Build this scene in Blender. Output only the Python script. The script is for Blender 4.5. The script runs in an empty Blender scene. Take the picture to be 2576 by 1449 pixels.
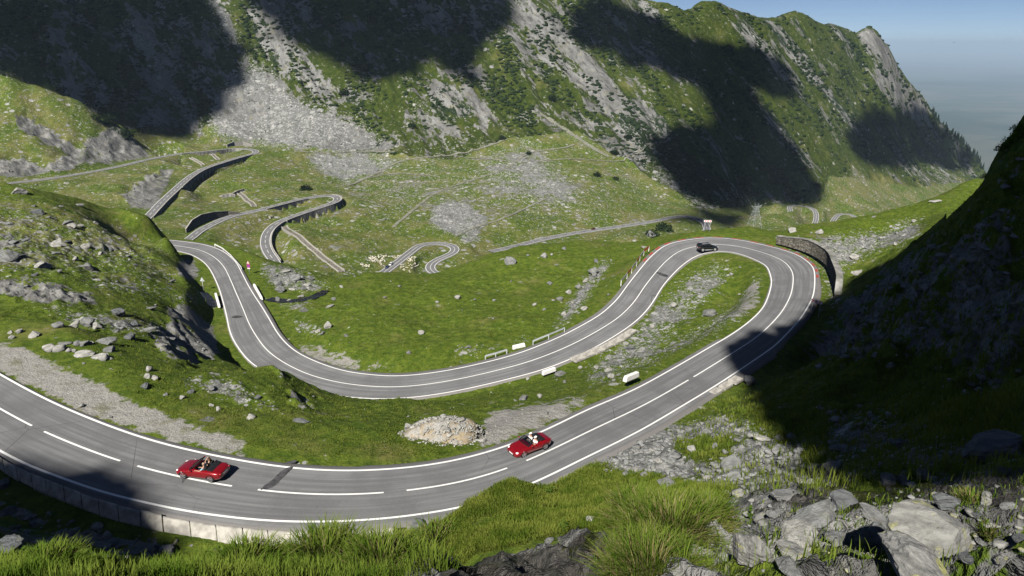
import bpy, bmesh, math, random
import numpy as np
from mathutils import Vector, Matrix
random.seed(7); rng = np.random.default_rng(7)
R = math.radians
scene = bpy.context.scene
COL = scene.collection

# ------------------------------------------------------------------ camera
F = 1717.0                       # focal length in pixels of a 2576 x 1449 picture
CX, CY = 1288.0, 724.5
TH = R(19.83)                    # pitch below the horizon
CT, ST = math.cos(TH), math.sin(TH)
cd = bpy.data.cameras.new("camera"); cam = bpy.data.objects.new("camera", cd); COL.objects.link(cam)
cd.sensor_width = 36.0; cd.lens = 36.0 * F / 2576.0
cd.clip_start = 0.05; cd.clip_end = 400000.0
cam.location = (0, 0, 0); cam.rotation_euler = (R(90) - TH, 0, 0)
scene.camera = cam

# ------------------------------------------------------------------ light
SUN_EL, SUN_AZ = R(44.0), R(20.0)      # shadows run 20 degrees right of straight ahead
SUNV = np.array([-math.sin(SUN_AZ) * math.cos(SUN_EL), -math.cos(SUN_AZ) * math.cos(SUN_EL), math.sin(SUN_EL)])
world = bpy.data.worlds.new("World"); scene.world = world; world.use_nodes = True
wt = world.node_tree; wt.nodes.clear()
sky = wt.nodes.new("ShaderNodeTexSky"); sky.sky_type = 'NISHITA'; sky.sun_disc = False
sky.sun_elevation = SUN_EL; sky.sun_rotation = math.atan2(SUNV[0], SUNV[1])
sky.altitude = 2000; sky.air_density = 0.42; sky.dust_density = 0.7; sky.ozone_density = 1.0
bg = wt.nodes.new("ShaderNodeBackground"); bg.inputs[1].default_value = 0.05
wo = wt.nodes.new("ShaderNodeOutputWorld")
wt.links.new(sky.outputs[0], bg.inputs[0]); wt.links.new(bg.outputs[0], wo.inputs[0])
sd = bpy.data.lights.new("sun", 'SUN'); sun = bpy.data.objects.new("sun", sd); COL.objects.link(sun)
sd.energy = 5.0; sd.angle = R(0.4); sd.color = (1.0, 0.95, 0.87)
sun.rotation_euler = Vector(SUNV.tolist()).to_track_quat('Z', 'Y').to_euler()
scene.view_settings.view_transform = 'Standard'; scene.view_settings.look = 'None'
scene.view_settings.exposure = 0.58; scene.view_settings.gamma = 1.0
scene.cycles.max_bounces = 5; scene.cycles.diffuse_bounces = 0; scene.cycles.glossy_bounces = 2
scene.cycles.transmission_bounces = 4; scene.cycles.volume_bounces = 0; scene.cycles.transparent_max_bounces = 6

# ------------------------------------------------------------------ projection helpers
def ray(x, y):
    """unit-depth ray of a picture point: returns lateral and vertical slope per metre of forward distance, and forward metres per metre of optical depth"""
    x = np.asarray(x, float); y = np.asarray(y, float)
    xx = (x - CX) / F; yy = (CY - y) / F
    fy = CT + yy * ST
    return xx / fy, (yy * CT - ST) / fy, fy
def PD(x, y, D):
    s, t, fy = ray(x, y); Y = D * fy
    return np.stack([s * Y, Y, t * Y], -1)
def PZ(x, y, Z):
    s, t, fy = ray(x, y); Y = Z / t
    return np.stack([s * Y, Y, Z + 0 * Y], -1)
def proj(P):
    P = np.asarray(P, float)
    X, Y, Z = P[..., 0], P[..., 1], P[..., 2]
    d = Y * CT - Z * ST; up = Y * ST + Z * CT
    return CX + F * X / d, CY - F * up / d

# ------------------------------------------------------------------ noise
def _h(ix, iy, seed):
    n = (ix.astype(np.int64) * 374761393 + iy.astype(np.int64) * 668265263 + seed * 2147483647 + 1013) & 0xffffffff
    n = ((n ^ (n >> 13)) * 1274126177) & 0xffffffff
    n = (n ^ (n >> 16)) & 0xffffffff
    return n
def noise(x, y, seed=0):
    ix = np.floor(x); iy = np.floor(y); fx = x - ix; fy = y - iy
    ux = fx * fx * fx * (fx * (fx * 6 - 15) + 10); uy = fy * fy * fy * (fy * (fy * 6 - 15) + 10)
    def g(a, b):
        ang = _h(ix + a, iy + b, seed) * (2 * math.pi / 4294967296.0)
        return np.cos(ang) * (fx - a) + np.sin(ang) * (fy - b)
    n0 = g(0, 0) * (1 - ux) + g(1, 0) * ux; n1 = g(0, 1) * (1 - ux) + g(1, 1) * ux
    return (n0 * (1 - uy) + n1 * uy) * 1.5
def fbm(x, y, o=4, seed=0, gain=0.5):
    a, f, r = 1.0, 1.0, 0.0
    for i in range(o):
        r = r + a * noise(x * f, y * f, seed + i * 17); a *= gain; f *= 2.03
    return r
def ridged(x, y, o=4, seed=0):
    a, f, r = 1.0, 1.0, 0.0
    for i in range(o):
        r = r + a * (1 - 2 * np.abs(noise(x * f, y * f, seed + i * 31))); a *= 0.5; f *= 2.1
    return r - 0.9
def sstep(a, b, x):
    q = np.clip((x - a) / (b - a), 0, 1); return q * q * (3 - 2 * q)

# ------------------------------------------------------------------ object helpers
def tag(o, label=None, cat=None, group=None, kind=None):
    if label: o["label"] = label
    if cat: o["category"] = cat
    if group: o["group"] = group
    if kind: o["kind"] = kind
    return o
def mesh_np(name, V, Fc, mat, parent=None, smooth=False, attrs=None, uv=None):
    """one mesh object from numpy arrays; Fc is a list of (n,k) index arrays"""
    V = np.asarray(V, np.float32)
    if not isinstance(Fc, (list, tuple)): Fc = [Fc]
    Fc = [np.asarray(f, np.int32) for f in Fc if len(f)]
    me = bpy.data.meshes.new(name)
    me.vertices.add(len(V)); me.vertices.foreach_set("co", V.ravel())
    idx = np.concatenate([f.ravel() for f in Fc]); cnt = np.concatenate([np.full(len(f), f.shape[1], np.int32) for f in Fc])
    st = np.concatenate([[0], np.cumsum(cnt)[:-1]]).astype(np.int32)
    me.loops.add(len(idx)); me.loops.foreach_set("vertex_index", idx)
    me.polygons.add(len(cnt)); me.polygons.foreach_set("loop_start", st); me.polygons.foreach_set("loop_total", cnt)
    if smooth: me.polygons.foreach_set("use_smooth", np.ones(len(cnt), bool))
    if uv is not None:
        u = me.uv_layers.new(name="UVMap"); u.data.foreach_set("uv", np.asarray(uv, np.float32)[idx].ravel())
    for k, a in (attrs or {}).items():
        at = me.attributes.new(k, 'FLOAT_COLOR', 'POINT'); at.data.foreach_set("color", np.asarray(a, np.float32).ravel())
    me.update(calc_edges=True); me.validate()
    o = bpy.data.objects.new(name, me); COL.objects.link(o)
    if mat: me.materials.append(mat)
    if parent: o.parent = parent
    return o
def empty(name, loc, rz=0.0, label=None, cat=None, group=None):
    o = bpy.data.objects.new(name, None); COL.objects.link(o)
    o.empty_display_size = 0.3; o.location = loc; o.rotation_euler = (0, 0, rz)
    return tag(o, label, cat, group)
def copy_tree(o, parent=None):
    c = o.copy(); COL.objects.link(c)
    if parent is not None: c.parent = parent
    for ch in list(o.children): copy_tree(ch, c)
    return c
class MB:
    """collects boxes, tubes and lofts into ONE mesh"""
    def __init__(s): s.v = []; s.f = []
    def add(s, V, Fs):
        n = len(s.v); s.v += [tuple(map(float, p)) for p in V]; s.f += [tuple(int(i) + n for i in f) for f in Fs]; return s
    def box(s, c, size, M=None, taper=1.0):
        x, y, z = [q / 2 for q in size]; V = []
        for dz in (-z, z):
            k = taper if dz > 0 else 1
            V += [(-x * k, -y * k, dz), (x * k, -y * k, dz), (x * k, y * k, dz), (-x * k, y * k, dz)]
        V = [Vector(p) for p in V]
        if M is not None: V = [M @ p for p in V]
        V = [p + Vector(c) for p in V]
        return s.add(V, [(3, 2, 1, 0), (4, 5, 6, 7), (0, 1, 5, 4), (1, 2, 6, 5), (2, 3, 7, 6), (3, 0, 4, 7)])
    def tube(s, pts, r, n=8, cap=True):
        pts = [Vector(p) for p in pts]; rr = r if isinstance(r, (list, tuple)) else [r] * len(pts)
        rings = []
        for i, p in enumerate(pts):
            d = (pts[min(i + 1, len(pts) - 1)] - pts[max(i - 1, 0)]).normalized()
            a = d.orthogonal().normalized() if i == 0 else (a - d * a.dot(d)).normalized()
            b = d.cross(a)
            rings.append([p + (a * math.cos(k * 2 * math.pi / n) + b * math.sin(k * 2 * math.pi / n)) * rr[i] for k in range(n)])
        return s.loft(rings, cap)
    def loft(s, rings, cap=True, closed=True):
        n = len(rings[0]); V = [p for r in rings for p in r]; Fs = []
        for i in range(len(rings) - 1):
            for k in range(n if closed else n - 1):
                k2 = (k + 1) % n
                Fs.append((i * n + k, i * n + k2, (i + 1) * n + k2, (i + 1) * n + k))
        if cap and closed:
            Fs.append(tuple(range(n - 1, -1, -1))); Fs.append(tuple((len(rings) - 1) * n + k for k in range(n)))
        return s.add(V, Fs)
    def ball(s, c, r, seg=10, rings=6, M=None):
        rx, ry, rz = r if isinstance(r, (tuple, list)) else (r, r, r); Rg = []
        for i in range(rings + 1):
            a = -math.pi / 2 + math.pi * (0.02 + 0.96 * i / rings)
            ring = [Vector((rx * math.cos(a) * math.cos(2 * math.pi * k / seg), ry * math.cos(a) * math.sin(2 * math.pi * k / seg), rz * math.sin(a))) for k in range(seg)]
            Rg.append([(M @ p if M is not None else p) + Vector(c) for p in ring])
        return s.loft(Rg)
    def build(s, name, mat, parent=None, smooth=False, bevel=0.0, sub=0):
        me = bpy.data.meshes.new(name); me.from_pydata(s.v, [], s.f); me.update()
        bm = bmesh.new(); bm.from_mesh(me); bmesh.ops.recalc_face_normals(bm, faces=bm.faces); bm.to_mesh(me); bm.free()
        o = bpy.data.objects.new(name, me); COL.objects.link(o)
        if mat: me.materials.append(mat)
        if parent: o.parent = parent
        if smooth: me.polygons.foreach_set("use_smooth", np.ones(len(me.polygons), bool))
        if bevel: m = o.modifiers.new("bevel", 'BEVEL'); m.width = bevel; m.segments = 2; m.limit_method = 'ANGLE'
        if sub: m = o.modifiers.new("sub", 'SUBSURF'); m.levels = sub; m.render_levels = sub
        return o

# ------------------------------------------------------------------ materials
class N:
    def __init__(s, name):
        s.m = bpy.data.materials.new(name); s.m.use_nodes = True; s.t = s.m.node_tree; s.t.nodes.clear()
        s.out = s.t.nodes.new("ShaderNodeOutputMaterial")
    def n(s, typ, **kw):
        nd = s.t.nodes.new("ShaderNode" + typ)
        for k, v in kw.items(): setattr(nd, k, v)
        return nd
    def put(s, sock, v):
        if hasattr(v, "is_output") or isinstance(v, bpy.types.NodeSocket): s.t.links.new(v, sock)
        elif v is not None:
            if sock.type == 'RGBA' and len(v) == 3: v = (*v, 1)
            sock.default_value = v
    def math(s, op, a, b=None, clamp=False):
        nd = s.n("Math", operation=op, use_clamp=clamp); s.put(nd.inputs[0], a)
        if b is not None: s.put(nd.inputs[1], b)
        return nd.outputs[0]
    def mix(s, f, a, b, mode='MIX'):
        nd = s.n("Mix", data_type='RGBA', blend_type=mode); s.put(nd.inputs[0], f); s.put(nd.inputs[6], a); s.put(nd.inputs[7], b)
        return nd.outputs[2]
    def ramp(s, f, lo, hi):
        nd = s.n("MapRange", interpolation_type='SMOOTHSTEP'); s.put(nd.inputs[0], f); nd.inputs[1].default_value = lo; nd.inputs[2].default_value = hi
        return nd.outputs[0]
    def coord(s, kind="Object"): return s.n("TexCoord").outputs[kind]
    def mapping(s, v, rot=(0, 0, 0), sc=(1, 1, 1)):
        nd = s.n("Mapping"); s.put(nd.inputs[0], v); nd.inputs[2].default_value = rot; nd.inputs[3].default_value = sc
        return nd.outputs[0]
    def noise(s, v, scale, detail=4, rough=0.55, dist=0.0, col=False):
        nd = s.n("TexNoise"); s.put(nd.inputs["Vector"], v); nd.inputs["Scale"].default_value = scale; nd.inputs["Detail"].default_value = detail
        nd.inputs["Roughness"].default_value = rough; nd.inputs["Distortion"].default_value = dist
        return nd.outputs[1 if col else 0]
    def voro(s, v, scale, feature='F1', out=0):
        nd = s.n("TexVoronoi", feature=feature); s.put(nd.inputs["Vector"], v); nd.inputs["Scale"].default_value = scale
        return nd.outputs[out]
    def bump(s, h, strength=0.5, dist=0.1):
        nd = s.n("Bump"); s.put(nd.inputs["Height"], h); nd.inputs["Strength"].default_value = strength; nd.inputs["Distance"].default_value = dist
        return nd.outputs[0]
    def bsdf(s, col, rough=0.8, nrm=None, spec=0.2, **kw):
        nd = s.n("BsdfPrincipled"); s.put(nd.inputs["Base Color"], col); s.put(nd.inputs["Roughness"], rough)
        nd.inputs["Specular IOR Level"].default_value = spec
        if nrm is not None: s.put(nd.inputs["Normal"], nrm)
        for k, v in kw.items(): s.put(nd.inputs[k.replace("_", " ")], v)
        s.t.links.new(nd.outputs[0], s.out.inputs[0]); return s.m
def simple(name, col, rough=0.6, spec=0.3, var=0.12, scale=3.0, bump=0.0, **kw):
    m = N(name); c = m.coord(); n1 = m.noise(c, scale, 5)
    f = m.ramp(n1, 0.3, 0.7)
    lo = tuple(x * (1 - var) for x in col); hi = tuple(min(1, x * (1 + var)) for x in col)
    return m.bsdf(m.mix(f, lo, hi), rough, m.bump(n1, bump, 0.05) if bump else None, spec, **kw)
# ================================================================== ROAD LINES (read off the photograph, given real heights)
A_px = [(-200,1025),(0,1134),(75,1172),(175,1209),(262,1239),(375,1266),(475,1287),(644,1308),(769,1313),(894,1310),(994,1302),(1082,1290),
 (1180,1272),(1280,1240),(1370,1202),(1455,1160),(1603,1087),(1713,1023),(1813,962),(1932,882),(1964,855),(2007,809),(2032,772),(2047,737),
 (2049,687),(2039,665),(2007,642),(1964,627),(1932,619),(1863,604),(1788,598),(1725,604),(1675,617),(1638,645),(1608,680),(1575,722),(1553,752),
 (1513,789),(1463,819),(1413,845),(1350,872),(1288,894),(1194,918),(1094,937),(994,946),(894,938),(831,923),(769,898),(731,874),(701,842),(677,802),
 (657,769),(644,750),(625,719),(610,690),(595,662),(575,642),(550,627),(512,615),(457,607),(400,602)]
A_z = [(0,-30.4),(1,-30.6),(5,-31.4),(9,-32.2),(15,-33.8),(17,-36.0),(19,-38.6),(24,-41.6),(30,-43.2),(34,-45.0),(39,-47.0),(43,-48.6),(45,-49.3),(49,-50.3),(53,-51.5),(58,-53.2),(60,-53.8)]
B_px = [(-200,825),(0,942),(100,997),(200,1043),(312,1086),(400,1114),(500,1138),(644,1166),(769,1182),(894,1186),(1019,1178),(1119,1165),(1219,1140),
 (1288,1117),(1363,1087),(1475,1032),(1588,984),(1688,930),(1788,872),(1863,827),(1913,782),(1932,747),(1941,708),(1934,680),(1923,665),(1888,648),
 (1850,636),(1813,632),(1775,636),(1745,647),(1713,670),(1688,695),(1664,724),(1638,767),(1601,807),(1550,843),(1488,879),(1413,913),(1350,935),
 (1288,951),(1194,974),(1094,993),(994,1003),(894,1001),(819,991),(757,978),(700,953),(644,922),(612,892),(582,845),(570,794),(560,755),(549,720),
 (530,680),(510,657),(487,643),(470,637),(420,626)]
def catmull(P, step):
    P = np.asarray(P, float); Q = np.vstack([2 * P[0] - P[1], P, 2 * P[-1] - P[-2]]); out = []
    for i in range(1, len(Q) - 2):
        n = max(2, int(np.linalg.norm(Q[i + 1][:2] - Q[i][:2]) / step)); q = np.linspace(0, 1, n, endpoint=False)[:, None]
        p0, p1, p2, p3 = Q[i - 1], Q[i], Q[i + 1], Q[i + 2]
        out.append(0.5 * ((2 * p1) + (-p0 + p2) * q + (2 * p0 - 5 * p1 + 4 * p2 - p3) * q ** 2 + (-p0 + 3 * p1 - 3 * p2 + p3) * q ** 3))
    return np.vstack(out + [P[-1:]])
def resample(P, d):
    L = np.concatenate([[0], np.cumsum(np.linalg.norm(np.diff(P[:, :2], axis=0), axis=1))])
    q = np.arange(0, L[-1], d); return np.stack([np.interp(q, L, P[:, k]) for k in range(P.shape[1])], -1)
def smooth1(P, k):
    P = P.copy(); w = np.ones(2 * k + 1) / (2 * k + 1)
    for c in range(P.shape[1]): P[:, c] = np.convolve(np.pad(P[:, c], k, mode='edge'), w, mode='valid')
    return P
iA = np.arange(len(A_px)); zA = np.interp(iA, [a for a, _ in A_z], [b for _, b in A_z])
a = catmull(np.column_stack([A_px, zA, iA]), 4.0)
A4 = smooth1(resample(np.column_stack([PZ(a[:, 0], a[:, 1], a[:, 2]), a[:, 3]]), 0.7), 3); A3 = A4[:, :3]
# which station of line A lies across the road from each point of line B
BA = [(0,0),(4,4.2),(9,9),(13,13.6),(17,17.7),(20,20.6),(22,24),(25,27.4),(27,30),(29,32),(31,34),(34,37),(36,39),(41,43),(43,45),(46,47.6),(49,50.2),(52,54),(54,57),(56,58.3),(57,60)]
iB = np.interp(np.arange(len(B_px)), [q[0] for q in BA], [q[1] for q in BA])
bank = 0.6 * sstep(18, 22, iB) * (1 - sstep(36, 40, iB)) + 0.25 * sstep(40, 43, iB) * (1 - sstep(50, 54, iB))
zB = np.interp(iB, iA, zA) - bank
b = catmull(np.column_stack([B_px, zB, iB]), 4.0)
B4 = smooth1(resample(np.column_stack([PZ(b[:, 0], b[:, 1], b[:, 2]), b[:, 3]]), 0.5), 3)
BB = smooth1(np.stack([np.interp(A4[:, 3], B4[:, 3], B4[:, k]) for k in range(3)], -1), 4)   # partner of every A sample
MID = (A3 + BB) / 2; HW = np.linalg.norm((A3 - BB)[:, :2], axis=1) / 2
print("main road: samples", len(MID), "half width", HW.min().round(2), np.median(HW).round(2), HW.max().round(2))

FAR = {  # far legs of the pass: centre points, heights at ends, half width
 "upper": ([(-60,476),(27,460),(100,452),(200,437),(300,418),(375,400),(450,387),(525,380),(587,373.5),(625,374.6),(641,378),(645,382),(638,386.5),(612,393),(562,408),(512,425),(475,447),(437,480),(405,510),(375,542),(345,572)],
            [(0,-114),(4,-118),(8,-121),(11,-122),(13,-122.8),(20,-128)]),
 "second": ([(440,632),(462,610),(482,597),(500,582),(537,562),(587,542),(644,530),(694,517),(757,501),(806,492.7),(831,491),(846,494.5),(850,500),(846,506),(831,513),(794,525),(744,542),(699,560),(674,582),(667,607),(672,630),(687,652),(700,675)],
            [(0,-129.5),(2,-131),(10,-136.3),(12,-136.8),(14,-137.4),(22,-143.5)]),
 "third": ([(945,702),(972,680),(999,660),(1031,635),(1056,617),(1082,612),(1114,612),(1139,618),(1146,627),(1139,637),(1114,647),(1089,660),(1080,672),(1089,685),(1106,692),(1135,702)],
            [(0,-148.5),(1,-149.5),(6,-153),(9,-154),(15,-157)]),
 "fourth": ([(1230,634),(1288,621),(1363,602),(1438,587),(1513,576),(1588,565),(1650,555),(1688,546.5),(1718,543.5),(1743,546),(1763,553.5),(1775,565),(1779,580),(1778,600)],
            [(0,-159),(7,-172),(13,-176)]),
 "valley": ([(1948,600),(1937,577),(1923,567),(1913,558),(1918,553.5),(1932,551),(1969,546),(1986,539),(1988,527),(1986,520),(1999,516.3),(2024,518),(2044,525),(2053,537),(2052,555),(2044,572),(2036,590)],
            [(0,-240),(3,-245),(9,-256),(16,-270)]),
 "lowest": ([(2080,582),(2092,562),(2104,544),(2117,538),(2137,539),(2154,548),(2162,566)],
            [(0,-276),(3,-279),(6,-284)]),
}
ROADS = {}
for k, (pts, zz) in FAR.items():
    z = np.interp(np.arange(len(pts)), [q[0] for q in zz], [q[1] for q in zz])
    c = catmull(np.column_stack([pts, z]), 3.0)
    P = resample(PZ(c[:, 0], c[:, 1], c[:, 2]), 2.5); P = smooth1(P, 3)
    ROADS[k] = P

# ================================================================== TERRAIN control points
SU = 0.62
C = []      # rows: s, u, t
def v(x, y, D):
    s, t, fy = ray(x, y); C.append((float(s), math.log(D * float(fy)), float(t)))
def hp(x, y, D, Z):
    s, t, fy = ray(x, y); Y = D * float(fy); C.append((float(s), math.log(Y), Z / Y))
def world_pt(P):
    C.append((P[0] / P[1], math.log(P[1]), P[2] / P[1]))
for i in range(0, len(A3), 9):
    if A3[i, 1] > 5: world_pt(A3[i] - (0, 0, .15)); world_pt(BB[i] - (0, 0, .15))
for k, P in ROADS.items():
    for i in range(0, len(P), 9): world_pt(P[i] - (0, 0, .4))
# foreground ledge, rocks and grass shelf
for p in [(2576,1449,6),(2300,1449,5.6),(1900,1449,5.6),(1680,1400,6.6),(1680,1300,7.6),(1500,1449,6.8),(1288,1449,7.4),(1250,1400,9),(1400,1370,9.2),
          (1000,1420,13),(700,1430,13.5),(400,1440,14.5),(100,1440,16),(0,1430,16.5),(850,1385,15.5),(1050,1362,16),(600,1405,15.5),(300,1420,16),
          (200,1385,40),(60,1400,38),(0,1449,33),(200,1300,50.5),(380,1352,47.5),(640,1380,47.5),(900,1376,46.8),(60,1240,53.0),
          (1040,1335,44.5),(1290,1197,46.0),(1455,1168,50),(1290,1300,40),(1290,1350,36),(1120,1360,40),(1400,1240,45),(1500,1290,38),(1190,1240,45.5),(1600,1260,36),
          (1600,1115,53),(1700,1180,43),(1720,1260,26),(1900,1200,32),(2200,1150,28),(2500,1100,22),(2576,1000,24),(1900,1065,49),(2100,1000,50),(2100,1100,38),(2300,1020,36),(2300,900,52),
          (2500,800,48),(2576,700,48),(2576,600,50),(2576,480,52),(2500,402,70),(2540,378,62),(2478,468,88),(2400,545,108),(2230,645,118),(2085,775,110),(2100,900,82),(1980,900,96),(2300,760,88),(2450,600,88),
          (2200,1240,17.5),(2576,1230,13.5),(1900,1265,18),(2400,1180,19),(2300,1350,8.6),(2000,1330,9.2),(2500,1300,9.6),(1900,1390,7),(2200,1400,7)]: v(*p)
for x, y in ((1300,1330),(1500,1300)): hp(x, y, 12.5, -12.5); hp(x, y, 24, -21)
for x, y in ((850,1385),(600,1405),(300,1420),(0,1430)): hp(x, y, 20, -18); hp(x, y, 28, -27)
hp(1050,1362,20,-17); hp(1050,1362,30,-26)
v(2576,350,56); v(2640,300,54); v(2720,260,52); hp(2700,300,70,-9); hp(2576,350,75,-14); hp(2540,380,90,-20); hp(2505,402,100,-24); hp(2640,300,110,-26); hp(2560,390,140,-48); hp(2576,350,220,-90)
# strip between the two near legs, left knoll
for p in [(640,1040,63),(760,1010,70),(900,1060,64),(1100,1060,66),(1300,1000,80),(1200,1100,63),(300,1010,63),(120,930,69),(400,1060,60.5),
          (690,925,79),(780,1015,72),(560,990,67),(1000,1010,82)]: v(*p)
# left hill
for p in [(0,880,72),(100,860,76.5),(250,890,74),(420,930,71),(0,780,90),(0,700,105),(0,620,125),(0,540,150),(0,462,188),(120,740,98),(120,600,138),(110,482,193),(210,502,199),(300,526,202),(370,547,199),
          (250,780,96),(250,650,136),(250,570,165),(400,640,157),(430,583,189),(462,622,180),(470,650,168),(380,700,130),(440,700,144),(470,700,146),(489,700,157),(440,740,128),(480,740,133),(500,740,141),(521,738,150),
          (380,770,110),(440,770,124),(490,770,128),(515,770,134),(539,770,140),(380,820,94),(430,820,106),(480,820,117),(515,820,122),(535,820,123),(558,830,128),(400,870,84),(460,870,104),(510,870,107),(545,870,113),(571,882,117),(500,910,92),(560,910,98),(620,938,80),(740,965,76)]: v(*p)
for x, y in ((0,462),(110,482),(210,502),(300,526)): hp(x, y, 225, -62); hp(x, y, 285, -104); hp(x, y, 430, -122)
hp(370,547,228,-62); hp(370,547,290,-108); hp(370,547,410,-126); hp(440,590,225,-64); hp(440,590,300,-112); hp(440,590,420,-131)
# meadow inside the bend and its crest
for p in [(600,630,182),(650,646,178),(720,668,175),(800,690,172),(850,700,172),(920,685,170),(980,688,168),(1060,694,166),(1130,690,166),(1200,652,178),(1330,617,186),(1500,607,185),(1640,602,176),(1625,640,162),
          (900,800,130),(1100,800,130),(1100,720,150),(1300,720,150),(1300,800,128),(1500,700,150),(750,760,142),(800,745,145),(1000,880,114),(1200,860,116),(700,720,155),(1430,770,134)]: v(*p)
for x, y in ((600,630),(720,668),(850,700),(980,688),(1130,690)): hp(x, y, 215, -76); hp(x, y, 300, -120); hp(x, y, 420, -142)
for x, y in ((1200,652),(1330,617),(1500,607),(1640,602)): hp(x, y, 222, -78); hp(x, y, 310, -124); hp(x, y, 450, -155)
# far side of the hairpin, lit ridge on the right
for p in [(1700,590,176),(1800,584,178),(1900,573,180),(1955,584,176),(2000,573,178),(2100,557,178),(2200,536,181),(2330,511,190),(2470,476,200),(2110,640,150),(2200,600,160),(2300,560,166),(2400,545,146),(2350,600,140),(2120,700,138)]: v(*p)
for x, y in ((1700,590),(1800,584),(1900,573),(2000,573),(2100,557),(2200,536),(2330,511),(2470,476)): hp(x, y, 225, -88); hp(x, y, 300, -138); hp(x, y, 480, -190 if x < 1900 else -230)
# island in the hairpin
for p in [(1800,720,134),(1700,800,122),(1850,760,128),(1560,900,110),(1480,940,100)]: v(*p)
# valley between the legs
for p in [(500,490,640),(600,470,665),(750,420,770),(750,460,705),(850,565,570),(950,500,665),(1000,560,590),(900,640,500),(800,620,500),(760,600,505),(1100,500,675),(1300,500,690),(1300,420,790),(1500,450,790),(1500,520,700),
          (1640,500,790),(1700,450,860),(1600,600,595),(1300,560,620),(1150,430,780),(950,400,830),(560,360,845),(450,372,800),(300,470,590),(150,480,585),(330,505,560),(420,440,680),(1050,645,505),(1120,600,560),
          (1850,582,740),(1800,530,810),(1900,545,950),(2000,482,1130),(2060,510,1190),(2150,530,1200),(2250,500,1400),(2300,480,1500),(2400,466,1750),(2450,455,1900),(2010,550,1090),(1960,565,1060)]: v(*p)
hp(1895,585,620,-165)
for x, D, Z in ((1950,850,-208),(2050,900,-235),(2100,950,-258),(2160,950,-268),(2220,1000,-278),(2160,1060,-278),(2060,1020,-262)): hp(x, 600, D, Z)
for p in [(2100,512,1215),(2160,512,1245),(2200,520,1260),(2105,470,1260)]: v(*p)
# grassy spur far left
for p in [(0,446,600),(0,388,632),(0,300,672),(0,240,697),(0,188,718),(100,216,730),(200,259,745),(300,319,770),(372,377,778),(100,300,698),(200,345,705),(300,360,742),(100,434,632),(200,418,662),(300,403,714),(370,396,750),(100,372,655),(200,375,690)]: v(*p)
for x, y, D in ((0,188,718),(100,216,730),(200,259,745),(300,319,770)): hp(x, y, D + 50, -100)
SPUR = np.array([(-300,150),(0,187),(100,216),(200,258),(300,318),(372,376),(400,400),(460,420)], float)
# mountain wall
for p in [(0,150,870),(0,60,930),(0,0,980),(150,100,925),(300,300,850),(300,200,905),(300,100,960),(300,0,1010),(480,340,870),(480,200,930),(480,100,975),(480,0,1020),
          (640,350,880),(640,270,920),(640,170,960),(640,80,1000),(640,0,1035),(900,370,865),(900,300,905),(900,200,950),(900,100,995),(900,0,1040),
          (1150,385,850),(1150,300,905),(1150,200,955),(1150,100,1005),(1150,0,1055),(1280,340,890),(1280,200,965),(1280,100,1015),(1280,0,1070),
          (1450,300,950),(1450,200,1010),(1450,100,1070),(1450,0,1140),(1600,400,900),(1600,300,980),(1600,200,1060),(1600,100,1150),(1600,20,1230),
          (1800,100,1280),(1800,250,1130),(1800,400,970),(1800,480,870),(2000,150,1420),(2000,300,1290),(2000,420,1190),(2150,150,1590),(2150,300,1480),(2150,420,1380),(2150,480,1290),
          (2300,300,1850),(2300,400,1700),(2420,400,2100),(2430,440,1960)]: v(*p)
SKY = [(1560,-30,1240),(1630,0,1262),(1680,10,1290),(1730,22,1320),(1765,4,1332),(1800,3,1360),(1850,25,1400),(1890,40,1430),(1940,45,1470),(2000,28,1520),(2030,38,1545),(2060,58,1570),(2100,60,1600),(2130,72,1630),
       (2160,76,1660),(2185,66,1680),(2203,76,1700),(2230,105,1740),(2247,138,1765),(2262,172,1790),(2292,212,1840),(2322,245,1900),(2348,285,1960),(2385,325,2050),(2422,358,2130),(2452,388,2200),(2472,420,2260),(2500,470,2300)]
for x, y, D in SKY: v(x, y, D); s_, t_, fy_ = ray(x, y); hp(x, y, D + 130, float(t_) * D * float(fy_) - 110); hp(x, y, D * 1.5, -620)
for x in (-100, 0, 300, 640, 900, 1150, 1280, 1450):
    Dm = np.interp(x, [0, 640, 1150, 1450], [980, 1035, 1055, 1140]); hp(x, 0, Dm + 60, 108); hp(x, 0, Dm + 150, 100); hp(x, 0, Dm + 400, -60); hp(x, 0, 2600, -620)
C = np.array(C)
# drop near-duplicates
keep = []; seen = set()
for i, (s_, u_, t_) in enumerate(C):
    kk = (round(s_ * 300), round(u_ * 200))
    if kk in seen: continue
    seen.add(kk); keep.append(i)
C = C[keep]; print("terrain control points", len(C))
X = np.column_stack([C[:, 0], C[:, 1] * SU]); c0 = 0.025
def phi(r2): return -np.sqrt(r2 + c0 * c0)
r2 = ((X[:, None, :] - X[None, :, :]) ** 2).sum(-1); n = len(X)
Pm = np.column_stack([np.ones(n), X]); M_ = np.zeros((n + 3, n + 3))
M_[:n, :n] = phi(r2) - np.eye(n) * 2e-4; M_[:n, n:] = Pm; M_[n:, :n] = Pm.T
W = np.linalg.solve(M_, np.concatenate([C[:, 2], np.zeros(3)]))
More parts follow.
